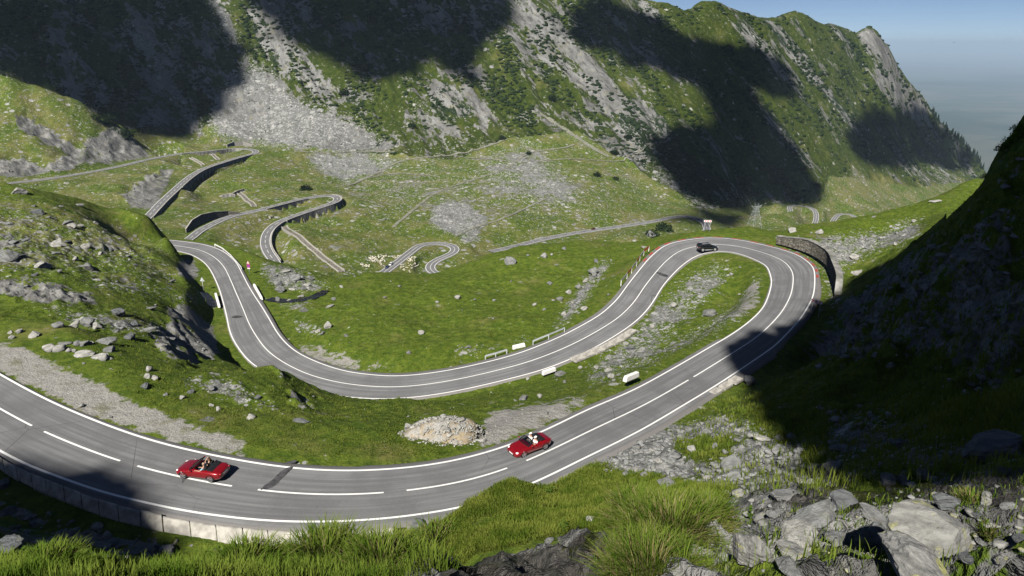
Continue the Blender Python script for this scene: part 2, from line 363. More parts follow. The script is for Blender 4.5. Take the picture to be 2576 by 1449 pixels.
# the grid: columns of constant bearing, rows of growing distance
NS = 860; sg = np.linspace(-1.12, 1.12, NS)
def geo(a_, b_, du): return np.arange(math.log(a_), math.log(b_), du)
ug = np.concatenate([geo(3.0, 40, .0065), geo(40, 200, .0036), geo(200, 800, .0042), geo(800, 2450, .0021), geo(2450, 5200, .02)])
NU = len(ug); Yg = np.exp(ug); print("terrain grid", NS, NU)
cs = np.linspace(-1.12, 1.12, 240); cu = np.linspace(ug[0], ug[-1], 420)
GS, GU = np.meshgrid(cs, cu * SU, indexing='ij'); q = np.column_stack([GS.ravel(), GU.ravel()]).astype(np.float32)
Tc = np.empty(len(q), np.float32); Xf = X.astype(np.float32)
for i in range(0, len(q), 4000):
    d2 = ((q[i:i + 4000, None, :] - Xf[None]) ** 2).sum(-1)
    Tc[i:i + 4000] = (phi(d2) @ W[:n]) + W[n] + q[i:i + 4000] @ W[n + 1:]
Tc = Tc.reshape(240, 420)
def bic(T, fi, fj):
    """Catmull-Rom sampling of a grid at fractional indices (outer product)"""
    def wts(f, nmax):
        i = np.clip(np.floor(f).astype(int), 0, nmax - 2); r = f - i
        w = [0.5 * (-r + 2 * r * r - r ** 3), 0.5 * (2 - 5 * r * r + 3 * r ** 3), 0.5 * (r + 4 * r * r - 3 * r ** 3), 0.5 * (-r * r + r ** 3)]
        Wm = np.zeros((len(f), nmax), np.float32)
        for k in range(4): np.add.at(Wm, (np.arange(len(f)), np.clip(i + k - 1, 0, nmax - 1)), w[k])
        return Wm
    return wts(fi, T.shape[0]) @ T @ wts(fj, T.shape[1]).T
T = bic(Tc, (sg + 1.12) / 2.24 * 239, (ug - ug[0]) / (ug[-1] - ug[0]) * 419)
def crest_cap(line, x0, x1, d0, d1):
    """ground at these distances may not rise above its own skyline"""
    S2 = sg[:, None] + 0 * ug[None]; Y2 = np.exp(ug)[None] + 0 * S2
    for _ in range(2):
        px, py = proj(np.stack([S2 * Y2, Y2, T * Y2], -1)); D = Y2 * CT - T * Y2 * ST; yl = np.interp(px, line[:, 0], line[:, 1])
        mk = (px > x0) & (px < x1) & (D > d0) & (D < d1) & (py < yl); T[mk] = ray(px[mk], yl[mk])[1]
crest_cap(SPUR, -300, 460, 560, 830)
crest_cap(np.array([(x, y) for x, y, D in SKY], float), 1600, 2560, 1150, 5200)
crest_cap(np.array([(2380,560),(2470,474),(2500,402),(2540,374),(2576,346),(2700,280)], float), 2380, 2700, 34, 150)
crest_cap(np.array([(-200,430),(0,460),(110,480),(210,500),(300,524),(370,545),(430,580),(462,618),(490,660)], float), -200, 480, 60, 240)
SG = sg[:, None] + 0 * ug[None]; YG = 0 * SG + Yg[None]; XG = SG * YG; ZG = T * YG
# a distance to the nearest road and that road's level
DR = np.full(XG.shape, 1e9, np.float32); ZR = np.zeros(XG.shape, np.float32); SD = np.zeros(XG.shape, np.float32)
def near_road(P, hw, reach, drops=None, ch=16):
    for i in range(0, len(P), ch):
        Q = P[i:i + ch + 1]
        lo = Q.min(0) - reach; hi = Q.max(0) + reach
        r0, r1 = np.searchsorted(Yg, [max(lo[1], 3.0), hi[1]])
        if r1 <= r0: continue
        sl = (slice(None), slice(r0, r1)); mk = (XG[sl] > lo[0]) & (XG[sl] < hi[0])
        if not mk.any(): continue
        ii, jj_ = np.nonzero(mk); jj_ = jj_ + r0
        x = XG[ii, jj_]; y = YG[ii, jj_]
        d2 = (x[:, None] - Q[None, :, 0]) ** 2 + (y[:, None] - Q[None, :, 1]) ** 2
        k = d2.argmin(1); d = np.sqrt(d2[np.arange(len(k)), k]) - hw[i:i + ch + 1][k]
        tg = P[np.minimum(i + k + 1, len(P) - 1)] - P[np.maximum(i + k - 1, 0)]
        side = np.sign(tg[:, 0] * (y - Q[k, 1]) - tg[:, 1] * (x - Q[k, 0]))   # +1 left of travel
        z = Q[k, 2].copy()
        b_ = d < DR[ii, jj_]
        if drops is not None:
            sel = drops[0][i:i + ch + 1][k], drops[1][i:i + ch + 1][k]
            dz = np.where(side > 0, sel[0], sel[1]); z = np.where(d > 0.3, z - dz, z)
        DR[ii[b_], jj_[b_]] = d[b_]; ZR[ii[b_], jj_[b_]] = z[b_]; SD[ii[b_], jj_[b_]] = 1
def blend_road(d0, d1, sink):
    global ZG
    w = np.where(DR < 1e8, 1 - sstep(d0, d1, DR), 0); ZG = ZG * (1 - w) + (ZR - sink) * w
# retaining walls: (road, first, last sample as fraction, side +1 left / -1 right, height)
WALLS = []
def drops_for(k, P):
    L = np.zeros(len(P)); Rr = np.zeros(len(P)); f = np.arange(len(P)) / len(P)
    for kk, a_, b_, sd_, h_ in WALLS_SPEC:
        if kk != k: continue
        m_ = sstep(a_ - .01, a_ + .03, f) * (1 - sstep(b_ - .03, b_ + .01, f)) * h_
        if sd_ > 0: L = np.maximum(L, m_)
        else: Rr = np.maximum(Rr, m_)
    return L, Rr
WALLS_SPEC = [("upper", .36, .47, -1, 5.0), ("upper", .545, .80, 1, 8.5), ("upper", .82, .95, 1, 2.5), ("second", .34, .44, -1, 4.5), ("second", .515, .72, 1, 6.0), ("second", .72, .97, 1, 3.0)]
# ================================================================== TERRAIN shaping
shA, shB = 1.15, 0.65                           # asphalt beyond the white lines (m)
MLOW = MID.copy(); MLOW[:, 2] = np.minimum(A3[:, 2], BB[:, 2])
near_road(MLOW, HW + 1.0, 14.0, ch=14)
nearmask = DR < 1e8
blend_road(0.0, 5.0, 0.27)
DR_main = DR.copy()
DR[:] = 1e9
for k, P in ROADS.items(): near_road(P, np.full(len(P), 4.0), 30.0, drops_for(k, P))
blend_road(0.4, 16.0, 0.55)
DRm = np.minimum(DR, DR_main)
PXG, PYG = proj(np.stack([XG, YG, ZG], -1)); DG = YG * CT - ZG * ST

def poly_mask(polys, feather, res=4):
    """even-odd raster of picture polygons (in the photograph's 2576 x 1449 frame), softened; used to know WHICH ground carries rock, scree, gravel"""
    h, w = 1449 // res + 1, 2576 // res + 1
    yy, xx = np.mgrid[0:h, 0:w] * res; m = np.zeros((h, w), bool)
    for P in polys:
        P = np.asarray(P, float); ins = np.zeros((h, w), bool)
        for i in range(len(P)):
            x0, y0 = P[i - 1]; x1, y1 = P[i]
            if y0 == y1: continue
            c = ((y0 > yy) != (y1 > yy)); ins ^= c & (xx < (x1 - x0) * (yy - y0) / (y1 - y0) + x0)
        m |= ins
    m = m.astype(np.float32); k = max(1, int(feather / res))
    for _ in range(2):
        for ax in (0, 1):
            c = np.cumsum(np.pad(m, [(k + 1, k) if a_ == ax else (0, 0) for a_ in (0, 1)], mode='edge'), axis=ax)
            m = (np.take(c, range(2 * k + 1, c.shape[ax]), ax) - np.take(c, range(0, c.shape[ax] - 2 * k - 1), ax)) / (2 * k + 1)
    return m
def at_grid(m, res=4):
    h, w = m.shape; fx = np.clip(PXG / res, 0, w - 1.01); fy = np.clip(PYG / res, 0, h - 1.01)
    ix = fx.astype(int); iy = fy.astype(int); a_ = fx - ix; b_ = fy - iy
    return (m[iy, ix] * (1 - a_) + m[iy, ix + 1] * a_) * (1 - b_) + (m[iy + 1, ix] * (1 - a_) + m[iy + 1, ix + 1] * a_) * b_
MASK = {k: np.zeros(XG.shape, np.float32) for k in ("rock", "scree", "grav", "dry", "shrub", "wet")}
def paint(k, val, polys, feather=14, dmin=0, dmax=1e9):
    m = at_grid(poly_mask(polys, feather)) * ((DG > dmin) & (DG < dmax))
    MASK[k] = np.maximum(MASK[k], m * val) if val > 0 else MASK[k] * (1 + val * m)
BASE = np.array([(-400,220),(0,200),(300,330),(480,340),(540,300),(640,352),(900,385),(1150,400),(1280,345),(1450,330),(1600,425),(1760,525),(2060,508),(2085,440),(2300,470),(2480,452),(3000,450)], float)
MTN = (PYG < np.interp(PXG, BASE[:, 0], BASE[:, 1])) & (DG > 790)
MT = MTN.astype(np.float32)
# --- what grows or lies where
MASK["rock"] += MT * np.where(PXG < 1650, .50, .38); MASK["dry"] += np.where((DG > 330) & ~MTN, .50, np.where(MTN, 0, .12)); MASK["shrub"] += MT * 0.60
MASK["scree"] += np.where(MTN, .12, np.where(DG > 330, .30, .09)) * (1 - sstep(0, 1, np.isnan(PXG)))
M = 780
paint("scree", 1.0, [[(530,290),(545,235),(590,175),(612,155),(650,160),(700,205),(760,258),(830,280),(900,300),(950,345),(1010,388),(900,396),(770,380),(640,368),(560,352),(522,330)]], 16, 640)
paint("scree", 1.0, [[(760,388),(880,384),(1010,398),(1050,404),(960,436),(870,468),(820,440),(775,410)]], 12, 500)
paint("scree", 1.0, [[(1085,512),(1130,498),(1180,508),(1240,556),(1220,575),(1130,592),(1078,560)],[(1150,588),(1205,582),(1218,606),(1170,614),(1145,602)]], 8, 400)
paint("scree", .8, [[(950,455),(1060,440),(1100,470),(1070,505),(990,520),(940,490)],[(1180,400),(1350,350),(1420,420),(1500,500),(1450,540),(1300,520),(1200,460)]], 30, 400)
paint("scree", .55, [[(1540,405),(1640,460),(1760,528),(1740,548),(1640,530),(1540,470),(1480,420)],[(1320,560),(1480,520),(1560,560),(1440,585),(1300,612)]], 24, 400)
paint("scree", .54, [[(660,330),(1000,390),(1290,350),(1500,420),(1700,540),(1500,590),(1200,600),(900,560),(780,470)]], 60, 400)
paint("scree", .7, [[(1380,300),(1480,352),(1540,398),(1520,402),(1440,355),(1370,310)],[(1270,330),(1330,345),(1372,392),(1350,396),(1290,352)]], 8, 600)
paint("scree", .6, [[(1050,250),(1100,290),(1190,370),(1170,378),(1080,310),(1030,262)],[(2150,420),(2200,470),(2260,505),(2230,508),(2170,470),(2130,430)],[(2330,420),(2400,455),(2440,462),(2380,470)],[(1560,300),(1640,400),(1780,505),(1840,540),(1780,540),(1640,450),(1550,360)]], 10, 600)
paint("scree", .75, [[(330,30),(420,160),(520,340),(500,350),(400,200),(300,60)]], 6, 780)
paint("scree", .8, [[(510,0),(560,70),(610,150),(640,160),(600,90),(560,0)]], 10, 780)
paint("rock", .95, [[(1275,0),(1330,0),(1400,20),(1450,90),(1500,150),(1560,230),(1600,300),(1570,310),(1500,265),(1440,225),(1380,170),(1320,110),(1280,50)]], 20, M)
paint("rock", .85, [[(940,20),(1010,70),(1060,110),(1130,150),(1200,205),(1250,270),(1290,335),(1230,345),(1170,270),(1110,200),(1050,150),(985,90)],[(640,0),(720,30),(800,120),(850,200),(880,300),(800,260),(730,190),(660,120),(600,40)],[(470,60),(520,80),(600,170),(560,175),(500,130)]], 22, M)
paint("rock", .7, [[(860,0),(930,20),(1000,120),(1080,230),(1030,240),(950,150),(880,70)],[(1560,30),(1640,60),(1690,180),(1740,260),(1680,240),(1600,130)],[(1150,60),(1260,110),(1300,180),(1240,180),(1170,120)]], 24, M)
paint("rock", .95, [[(2148,78),(2185,64),(2205,74),(2240,112),(2262,165),(2290,208),(2330,250),(2350,290),(2330,300),(2290,262),(2240,205),(2200,160),(2165,120)],[(2200,150),(2290,240),(2340,330),(2310,322),(2240,260),(2190,190)]], 9, 1300)
paint("rock", .95, [[(0,396),(60,400),(130,428),(60,442),(0,446)],[(30,285),(60,280),(130,330),(210,372),(180,385),(100,350),(40,318)],[(180,385),(215,350),(268,325),(330,318),(385,388),(345,398),(290,408),(210,420),(120,438),(100,420)]], 7, 560, 770)
paint("rock", .95, [[(298,490),(330,466),(352,455),(372,440),(420,420),(445,402),(430,452),(400,505),(372,530),(335,525)]], 7, 480, 700)
paint("scree", .42, [[(0,480),(200,530),(380,600),(460,680),(440,740),(200,700),(0,700)]], 30, 60, 240)
paint("rock", .55, [[(0,560),(180,560),(350,600),(400,650),(330,700),(200,690),(0,680)]], 40, 60, 200)
paint("rock", .95, [[(0,702),(70,694),(150,712),(230,740),(255,772),(180,775),(60,758),(0,740)],[(395,880),(380,850),(430,800),(420,765),(480,770),(540,830),(548,900),(500,915),(430,905)],[(455,650),(480,640),(505,690),(480,710),(440,700)]], 9, 60, 220)
paint("rock", .9, [[(735,975),(760,985),(805,1020),(760,1025),(720,1005)],[(680,928),(700,925),(735,955),(715,960)]], 6, 50, 140)
paint("scree", .8, [[(180,690),(280,700),(420,730),(520,740),(555,770),(470,755),(330,735),(230,722)],[(90,780),(200,790),(330,800),(460,830),(420,850),(300,840),(170,815)],[(455,950),(560,955),(640,990),(710,1020),(660,1026),(560,1000),(470,975)]], 12, 50, 220)
paint("scree", .85, [[(650,660),(720,670),(800,700),(830,722),(760,735),(680,715)],[(690,760),(760,760),(800,770),(740,780)],[(720,800),(800,815),(830,840),(760,835)]], 8, 60, 240)
paint("scree", .85, [[(1390,830),(1420,780),(1460,720),(1510,660),(1545,640),(1520,690),(1480,750),(1440,800),(1410,830)],[(1120,885),(1180,868),(1230,872),(1200,895)],[(1260,870),(1320,845),(1330,860)]], 9, 60, 240)
paint("scree", .75, [[(1470,930),(1560,860),(1640,780),(1720,700),(1790,665),(1850,672),(1800,740),(1700,830),(1620,900),(1540,960),(1480,975)],[(1860,760),(1905,680),(1915,720),(1880,790),(1780,850),(1650,910),(1560,960),(1620,900)]], 14, 60, 240)
paint("scree", .9, [[(1480,1165),(1560,1125),(1680,1066),(1800,1050),(1900,1085),(2080,1120),(2150,1180),(2020,1210),(1900,1240),(1780,1228),(1680,1205),(1560,1185)]], 14, 14, 80)
paint("scree", .62, [[(2050,1010),(2200,1020),(2300,1060),(2400,1100),(2576,1120),(2576,1240),(2300,1220),(2100,1180)]], 24, 8, 80)
paint("scree", -.92, [[(1690,1118),(1780,1096),(1850,1125),(1835,1160),(1765,1168),(1715,1142)],[(1560,1208),(1640,1196),(1760,1238),(1880,1252),(1860,1285),(1700,1275),(1560,1240)],[(1890,1078),(1990,1062),(2060,1100),(1960,1112)],[(2010,1130),(2090,1120),(2080,1170),(2030,1170)]], 8, 10, 80)
paint("scree", .92, [[(1970,640),(2060,600),(2200,585),(2330,545),(2300,600),(2180,640),(2110,680),(2120,760),(2085,770),(2085,700),(2040,640)]], 16, 90, 240)
paint("rock", .86, [[(2085,780),(2240,660),(2400,560),(2480,480),(2576,350),(2576,1000),(2400,940),(2200,900),(2000,910)]], 30, 30, 150)
paint("rock", .98, [[(1190,1375),(1330,1345),(1560,1350),(1600,1449),(1000,1449),(1120,1420)],[(1800,1270),(1900,1210),(2100,1195),(2350,1195),(2576,1190),(2576,1449),(1560,1449),(1700,1380)]], 10, 0, 30)
paint("rock", .8, [[(0,1240),(100,1280),(250,1330),(360,1360),(500,1390),(380,1410),(0,1400)]], 16, 18, 70)
paint("wet", .9, [[(1900,1262),(2100,1235),(2300,1230),(2576,1225),(2576,1290),(2300,1300),(2060,1300)],[(1200,1390),(1400,1380),(1560,1360),(1560,1449),(1100,1449)]], 10, 0, 30)
GRAVEL_POLYS = [[(-60,850),(40,868),(130,912),(230,960),(330,1010),(420,1048),(520,1085),(600,1100),(640,1125),(600,1140),(520,1125),(420,1108),(312,1072),(200,1030),(100,982),(0,930),(-60,900)],
 [(735,868),(790,872),(850,893),(905,912),(980,925),(1030,934),(930,936),(870,928),(810,915),(760,893)],[(1225,1050),(1290,1030),(1390,1012),(1470,1000),(1500,1012),(1420,1046),(1330,1085),(1240,1118),(1180,1130),(1215,1090)]]
paint("grav", 1.0, GRAVEL_POLYS, 18, 40, 140)
paint("grav", .55, [[(1880,715),(1915,700),(1915,760),(1870,800),(1850,795)]], 7, 60, 240)
paint("dry", .5, [[(0,455),(300,520),(470,620),(480,700),(300,700),(0,690)],[(640,360),(1300,380),(1700,540),(1500,600),(1000,600),(760,480)]], 40)
paint("dry", .9, [[(2100,440),(2200,440),(2300,470),(2450,470),(2400,505),(2250,515),(2120,500)]], 24, 900)
paint("dry", .6, [[(600,1100),(900,1120),(1100,1120),(1080,1160),(800,1150)],[(660,760),(720,850),(760,900),(700,860)],[(250,790),(420,780),(380,850),(280,830)]], 18, 40, 200)
paint("shrub", .9, [[(1200,20),(1300,160),(1400,230),(1500,300),(1560,330),(1480,330),(1350,260),(1220,150),(1100,60)],[(1560,200),(1700,300),(1800,420),(1950,470),(2060,500),(1800,520),(1650,430),(1540,320)]], 26, M)
paint("shrub", -.8, [[(700,180),(830,270),(900,290),(860,300),(740,240)],[(930,200),(1000,260),(1080,340),(1150,390),(1020,380),(930,280)],[(1100,330),(1260,330),(1270,350),(1150,395)],[(540,0),(620,120),(600,150),(530,30)],[(1330,300),(1420,320),(1400,340),(1320,330)]], 20, M)
paint("shrub", -.6, [[(2040,420),(2160,400),(2300,440),(2460,440),(2460,480),(2100,520)],[(1680,40),(1780,60),(1830,130),(1760,110)]], 22, M)
paint("shrub", .8, [[(2120,300),(2230,270),(2330,330),(2420,380),(2470,430),(2400,420),(2250,400),(2140,360)]], 18, 1200)
paint("shrub", .75, [[(1560,330),(1620,350),(1640,440),(1560,400)],[(1620,575),(1700,568),(1720,590),(1640,600)],[(225,290),(300,300),(330,350),(370,385),(330,395),(280,340)]], 9, 560)
paint('rock', .85, [[(40,30),(110,40),(230,150),(330,270),(360,330),(310,300),(200,190),(100,90)],[(200,20),(260,40),(420,220),(470,320),(430,300),(330,180)],[(380,60),(450,110),(520,200),(500,230),(420,150)],[(60,190),(130,215),(200,262),(150,250)]], 16, M)
# --- relief
am = np.maximum(MASK["rock"], 0)
q_ = XG * .80 + ZG * .62; p_ = XG * .62 - ZG * .80
away = sstep(1.0, 9.0, DRm) * sstep(0.4, 6.0, DR_main)
awayF = sstep(2.0, 30.0, DR)
skyd = sstep(0, 45, PYG - np.interp(PXG, [q[0] for q in SKY], [q[1] for q in SKY], left=-200))
dz = MT * awayF * (1 - .8 * np.clip(MASK['scree'] * 1.2, 0, 1)) * (.45 + .55 * skyd) * ((3.4 + 6.5 * am) * (ridged(q_ / 62, p_ / 210, 4, 3)) + (1.8 + 4.2 * am) * ridged(q_ / 17, p_ / 60, 3, 9) + 1.0 * fbm(q_ / 6, p_ / 12, 3, 21))
far = ((DG > 330) & (MT < .5)).astype(np.float32)
am = np.where((DG > 560) & (DG < 780), am * .75, am)
dz += far * awayF * (1.6 * fbm(XG / 45, YG / 45, 4, 41) + (.5 + 4.5 * am) * (ridged(XG / 16, YG / 24, 3, 47) - .1) + 1.2 * MASK["scree"] * fbm(XG / 7, YG / 7, 3, 50))
crag = at_grid(poly_mask([[(2100,800),(2240,670),(2400,570),(2490,470),(2520,330),(2700,250),(2700,1000),(2420,960),(2220,900),(2080,880)]], 30)) * ((DG > 30) & (DG < 140))
dz += crag * (3.0 * ridged((XG * .8 + YG * .5) / 14, (XG * .5 - YG * .8) / 26, 4, 91) + 1.0 * ridged((XG + ZG) / 5, YG / 8, 3, 93))
mid = ((DG <= 330) & (DG > 34)).astype(np.float32)
dz += mid * away * (0.55 * fbm(XG / 11, YG / 11, 4, 61) + (0.12 + .75 * am) * ridged((XG * .8 + YG * .5) / 4.2, (XG * .5 - YG * .8) / 9, 4, 67) + (.05 + .45 * MASK["scree"] + .3 * am) * fbm(XG / 1.3, YG / 1.6, 3, 71) + .07 * fbm(XG / .9, YG / .9, 2, 73))
nr = (DG <= 34).astype(np.float32)
dz += nr * (0.10 * fbm(XG / 2.2, YG / 2.2, 4, 81) + .34 * am * ridged((XG * .9 + YG * .4) / 1.1, (XG * .4 - YG * .9) / 2.6, 4, 83) + .10 * MASK["scree"] * fbm(XG / .5, YG / .5, 3, 87))
ZG = ZG + dz
TG = ZG / YG
# --- queries
def zat(x, y):
    x = np.asarray(x, float); y = np.asarray(y, float)
    fi = np.clip((x / y + 1.12) / 2.24 * (NS - 1), 0, NS - 1.001); fj = np.clip(np.interp(np.log(y), ug, np.arange(NU)), 0, NU - 1.001)
    i = fi.astype(int); j = fj.astype(int); a_ = fi - i; b_ = fj - j
    return (ZG[i, j] * (1 - a_) + ZG[i + 1, j] * a_) * (1 - b_) + (ZG[i, j + 1] * (1 - a_) + ZG[i + 1, j + 1] * a_) * b_
def msk(k, x, y):
    i = np.clip(np.rint((np.asarray(x) / y + 1.12) / 2.24 * (NS - 1)), 0, NS - 1).astype(int)
    j = np.clip(np.rint(np.interp(np.log(y), ug, np.arange(NU))), 0, NU - 1).astype(int); return (MASK[k] if isinstance(k, str) else k)[i, j]
def hit(x, y):
    """first ground point met by the ray through a picture point"""
    x = np.atleast_1d(np.asarray(x, float)); y = np.atleast_1d(np.asarray(y, float)); s, t, fy = ray(x, y)
    fi = np.clip((s + 1.12) / 2.24 * (NS - 1), 0, NS - 1.001); i = fi.astype(int); a_ = (fi - i)[:, None]
    col = TG[i] * (1 - a_) + TG[i + 1] * a_
    above = col >= t[:, None]; j = above.argmax(1); ok = above.any(1) & (j > 0); j = np.maximum(j, 1)
    r_ = np.arange(len(x)); t0 = col[r_, j - 1]; t1 = col[r_, j]
    w = np.clip((t - t0) / np.maximum(t1 - t0, 1e-9), 0, 1); Y = np.exp(ug[j - 1] * (1 - w) + ug[j] * w)
    P = np.stack([s * Y, Y, t * Y], -1); P[~ok] = np.nan
    return P
def hit1(x, y):
    P = hit(x, y)[0]
    return P
# --- materials
def rock_color(m, c, base=(.235, .235, .225), sc=1.0, stretch=(1, .8, .3), rot=(0, R(35), 0)):
    cs_ = m.mapping(m.mapping(c, rot), (0, 0, 0), stretch); n1 = m.noise(cs_, .55 * sc, 8, .62, .6); n2 = m.noise(c, 4.0 * sc, 6, .6)
    n3 = m.noise(cs_, 2.6 * sc, 6, .65)
    k = m.mix(m.ramp(n1, .3, .72), tuple(x * .5 for x in base), tuple(x * 1.35 for x in base))
    k = m.mix(m.math('MULTIPLY', m.ramp(n3, .52, .34), .8), k, tuple(x * .25 for x in base))
    k = m.mix(m.math('MULTIPLY', m.ramp(n2, .4, .7), .5), k, tuple(x * .55 for x in base))
    k = m.mix(m.math('MULTIPLY', m.ramp(m.noise(c, 1.1 * sc, 4), .56, .68), .35), k, (.26, .25, .13))
    return k, n1, n2
def ground_material(name, S, streak, gl=1.0):
    """S = metres per texture unit"""
    m = N(name); c = m.coord(); k1 = 1.0 / S
    A1 = m.n("Attribute", attribute_name="masks"); A2 = m.n("Attribute", attribute_name="masks2")
    s1 = m.n("SeparateColor"); m.put(s1.inputs[0], A1.outputs["Color"]); s2 = m.n("SeparateColor"); m.put(s2.inputs[0], A2.outputs["Color"])
    rock_, scree_, grav_ = s1.outputs; dry_, shrub_, wet_ = s2.outputs
    cr = m.mapping(m.mapping(c, (0, R(38), 0)), (0, 0, 0), (1.0, .6, .2) if streak else (1, .8, .5))
    nS = m.noise(cr, .085 * k1, 9, .62, .4); nF = m.noise(c, .9 * k1, 7, .62); nM = m.noise(c, .12 * k1, 6, .55); nL = m.noise(c, .03 * k1, 3, .5)
    fine = m.noise(c, 6.0 * k1, 4, .7)
    # grass
    lush = m.mix(m.ramp(nF, .32, .68), (.064, .100, .012), (.158, .190, .030))
    lush = m.mix(m.ramp(fine, .35, .7), m.mix(.52, lush, (.02, .04, .008)), lush)
    lush = m.mix(1.0, lush, (gl, gl * 1.08, gl * .8), 'MULTIPLY')
    dryc = m.mix(m.ramp(nF, .3, .7), (.105, .118, .030), (.180, .170, .052))
    fd = m.ramp(m.math('ADD', m.math('MULTIPLY', dry_, .34), nM), .56, .82)
    g = m.mix(fd, lush, dryc)
    # dwarf pine and dark shrub
    sf = m.ramp(m.math('ADD', m.math('MULTIPLY', shrub_, .62), m.math('MULTIPLY', m.math('SUBTRACT', nS, .5), 1.25)), .40, .50)
    shr = m.mix(m.ramp(nF, .35, .7), (.010, .020, .010), (.030, .050, .018))
    g = m.mix(m.math('MULTIPLY', sf, m.ramp(shrub_, .02, .2)), g, shr)
    # scattered pale stones, thickening into scree
    fill = m.ramp(m.math('ADD', m.math('MULTIPLY', scree_, .80), m.math('ADD', m.math('MULTIPLY', m.math('SUBTRACT', nF, .5), 1.3), m.math('MULTIPLY', m.math('SUBTRACT', nM, .5), 1.5))), .50, .66)
    gap = m.mix(m.ramp(fine, .3, .7), (.10, .105, .098), (.215, .218, .208))
    g = m.mix(fill, g, gap)
    for sc_, kd, nn in ((.62, .75, nM), (1.6, 1.0, nF), (3.4, .9, nF)):
        wv = m.mapping(c, (0, 0, sc_), (1, 1, 1.3)); vo = m.voro(wv, sc_ * k1); vc = m.voro(wv, sc_ * k1, out=1)
        sv = m.n("SeparateColor"); m.put(sv.inputs[0], vc)
        dens = m.math('ADD', m.math('MULTIPLY', m.math('POWER', scree_, 1.3), kd), m.math('MULTIPLY', m.math('SUBTRACT', nn, .52), .9))
        dens = m.math('MULTIPLY', dens, m.ramp(scree_, .03, .14))
        on = m.math('MULTIPLY', m.ramp(m.math('SUBTRACT', dens, sv.outputs[0]), 0.0, .06), m.ramp(m.math('ADD', vo, m.math('MULTIPLY', m.math('SUBTRACT', fine, .5), .5)), .46, .30))
        stone = m.mix(sv.outputs[1], (.16, .165, .16), (.42, .42, .40))
        g = m.mix(on, g, stone)
    # bedrock
    rk, r1, r2_ = rock_color(m, c, sc=k1 * (.5 if streak else .8), stretch=(1, .6, .22) if streak else (1, .8, .3), rot=(0, R(38), 0))
    nS2 = m.noise(cr, .42 * k1, 7, .6, .3)
    rm = m.ramp(m.math('ADD', m.math('MULTIPLY', rock_, .84), m.math('ADD', m.math('MULTIPLY', m.math('SUBTRACT', nS, .5), 1.7), m.math('ADD', m.math('MULTIPLY', m.math('SUBTRACT', nS2, .5), 1.5), m.math('MULTIPLY', m.math('SUBTRACT', m.noise(cr, 1.5 * k1, 6, .65, .2), .5), 1.3)))), .50, .58)
    g = m.mix(m.math('MULTIPLY', rm, m.ramp(rock_, .04, .2)), g, rk)
    # gravel lay-bys
    gv = m.mix(m.ramp(m.noise(c, 9.0, 4, .75), .35, .68), (.20, .193, .178), (.40, .39, .36))
    gv = m.mix(m.math('MULTIPLY', m.ramp(m.noise(c, .45, 5), .52, .7), .55), gv, (.13, .13, .06))
    gm = m.ramp(m.math('ADD', grav_, m.math('MULTIPLY', m.math('SUBTRACT', m.noise(c, .55, 8, .7), .5), 2.2)), .40, .62)
    g = m.mix(m.math('MULTIPLY', gm, m.ramp(grav_, .03, .15)), g, gv)
    wt_ = m.ramp(m.math('ADD', wet_, m.math('MULTIPLY', m.math('SUBTRACT', nF, .5), .8)), .45, .6)
    g = m.mix(wt_, g, m.mix(.72, g, (.018, .014, .010)))
    h = m.math('ADD', m.math('MULTIPLY', nF, .6), m.math('ADD', m.math('MULTIPLY', fine, .22), m.math('MULTIPLY', r1, m.math('MULTIPLY', rock_, .9))))
    return m.bsdf(g, m.math('SUBTRACT', .92, m.math('MULTIPLY', wt_, .6)), m.bump(h, 1.0 if streak else .75, .9 * S), .15)
MAT_GROUND = ground_material("ground_cover", 1.0, False)
MAT_MOUNT = ground_material("mountain_cover", 6.0, True, .50)
MAT_FAR = ground_material("valley_cover", 3.6, False, .95)
m1 = np.stack([MASK["rock"], MASK["scree"], MASK["grav"], np.ones_like(MT)], -1); m2 = np.stack([MASK["dry"], MASK["shrub"], MASK["wet"], np.ones_like(MT)], -1)
VT = np.stack([XG, YG, ZG], -1).reshape(-1, 3); id_ = np.arange(NS * NU).reshape(NS, NU)
quads = np.stack([id_[:-1, :-1], id_[1:, :-1], id_[1:, 1:], id_[:-1, 1:]], -1)
def sub_terrain(name, fm, mat):
    q4 = quads[fm]; u, inv = np.unique(q4, return_inverse=True)
    return tag(mesh_np(name, VT[u], inv.reshape(-1, 4), mat, smooth=True, attrs={"masks": m1.reshape(-1, 4)[u], "masks2": m2.reshape(-1, 4)[u]}), kind="structure")
fm = MTN[:-1, :-1]; fY = (DG > 330)[:-1, :-1]
sub_terrain("mountain", fm, MAT_MOUNT)
sub_terrain("valley", fY & ~fm, MAT_FAR)
sub_terrain("hillside", ~fY & ~fm, MAT_GROUND)

# ================================================================== THE PLAIN FAR BELOW, THE HAZE
g_ = np.arange(0, 61); gx, gy = np.meshgrid(-160000 + g_ * 5400.0, 4600 + (g_ / 60.0) ** 1.6 * 200000, indexing='ij')
pz = -1420 + 60 * fbm(gx / 9000, gy / 9000, 3, 5); idp = np.arange(61 * 61).reshape(61, 61)
m = N("plain_fields"); c = m.coord()
cc = m.mapping(c, (0, 0, R(25)), (1, 1.9, 1)); vc = m.voro(cc, .0011, out=1); vs = m.n("SeparateColor"); m.put(vs.inputs[0], vc)
fl = m.mix(vs.outputs[0], (.03, .055, .035), (.10, .10, .07)); fl = m.mix(m.ramp(m.noise(c, .00018, 5), .48, .6), fl, (.02, .035, .015))
fl = m.mix(m.math('MULTIPLY', m.ramp(m.noise(m.mapping(c, (0, 0, 0), (.7, 1.4, 1)), .0005, 5), .58, .7), .5), fl, (.16, .155, .13))
MAT_PLAIN = m.bsdf(fl, .95, None, .05)
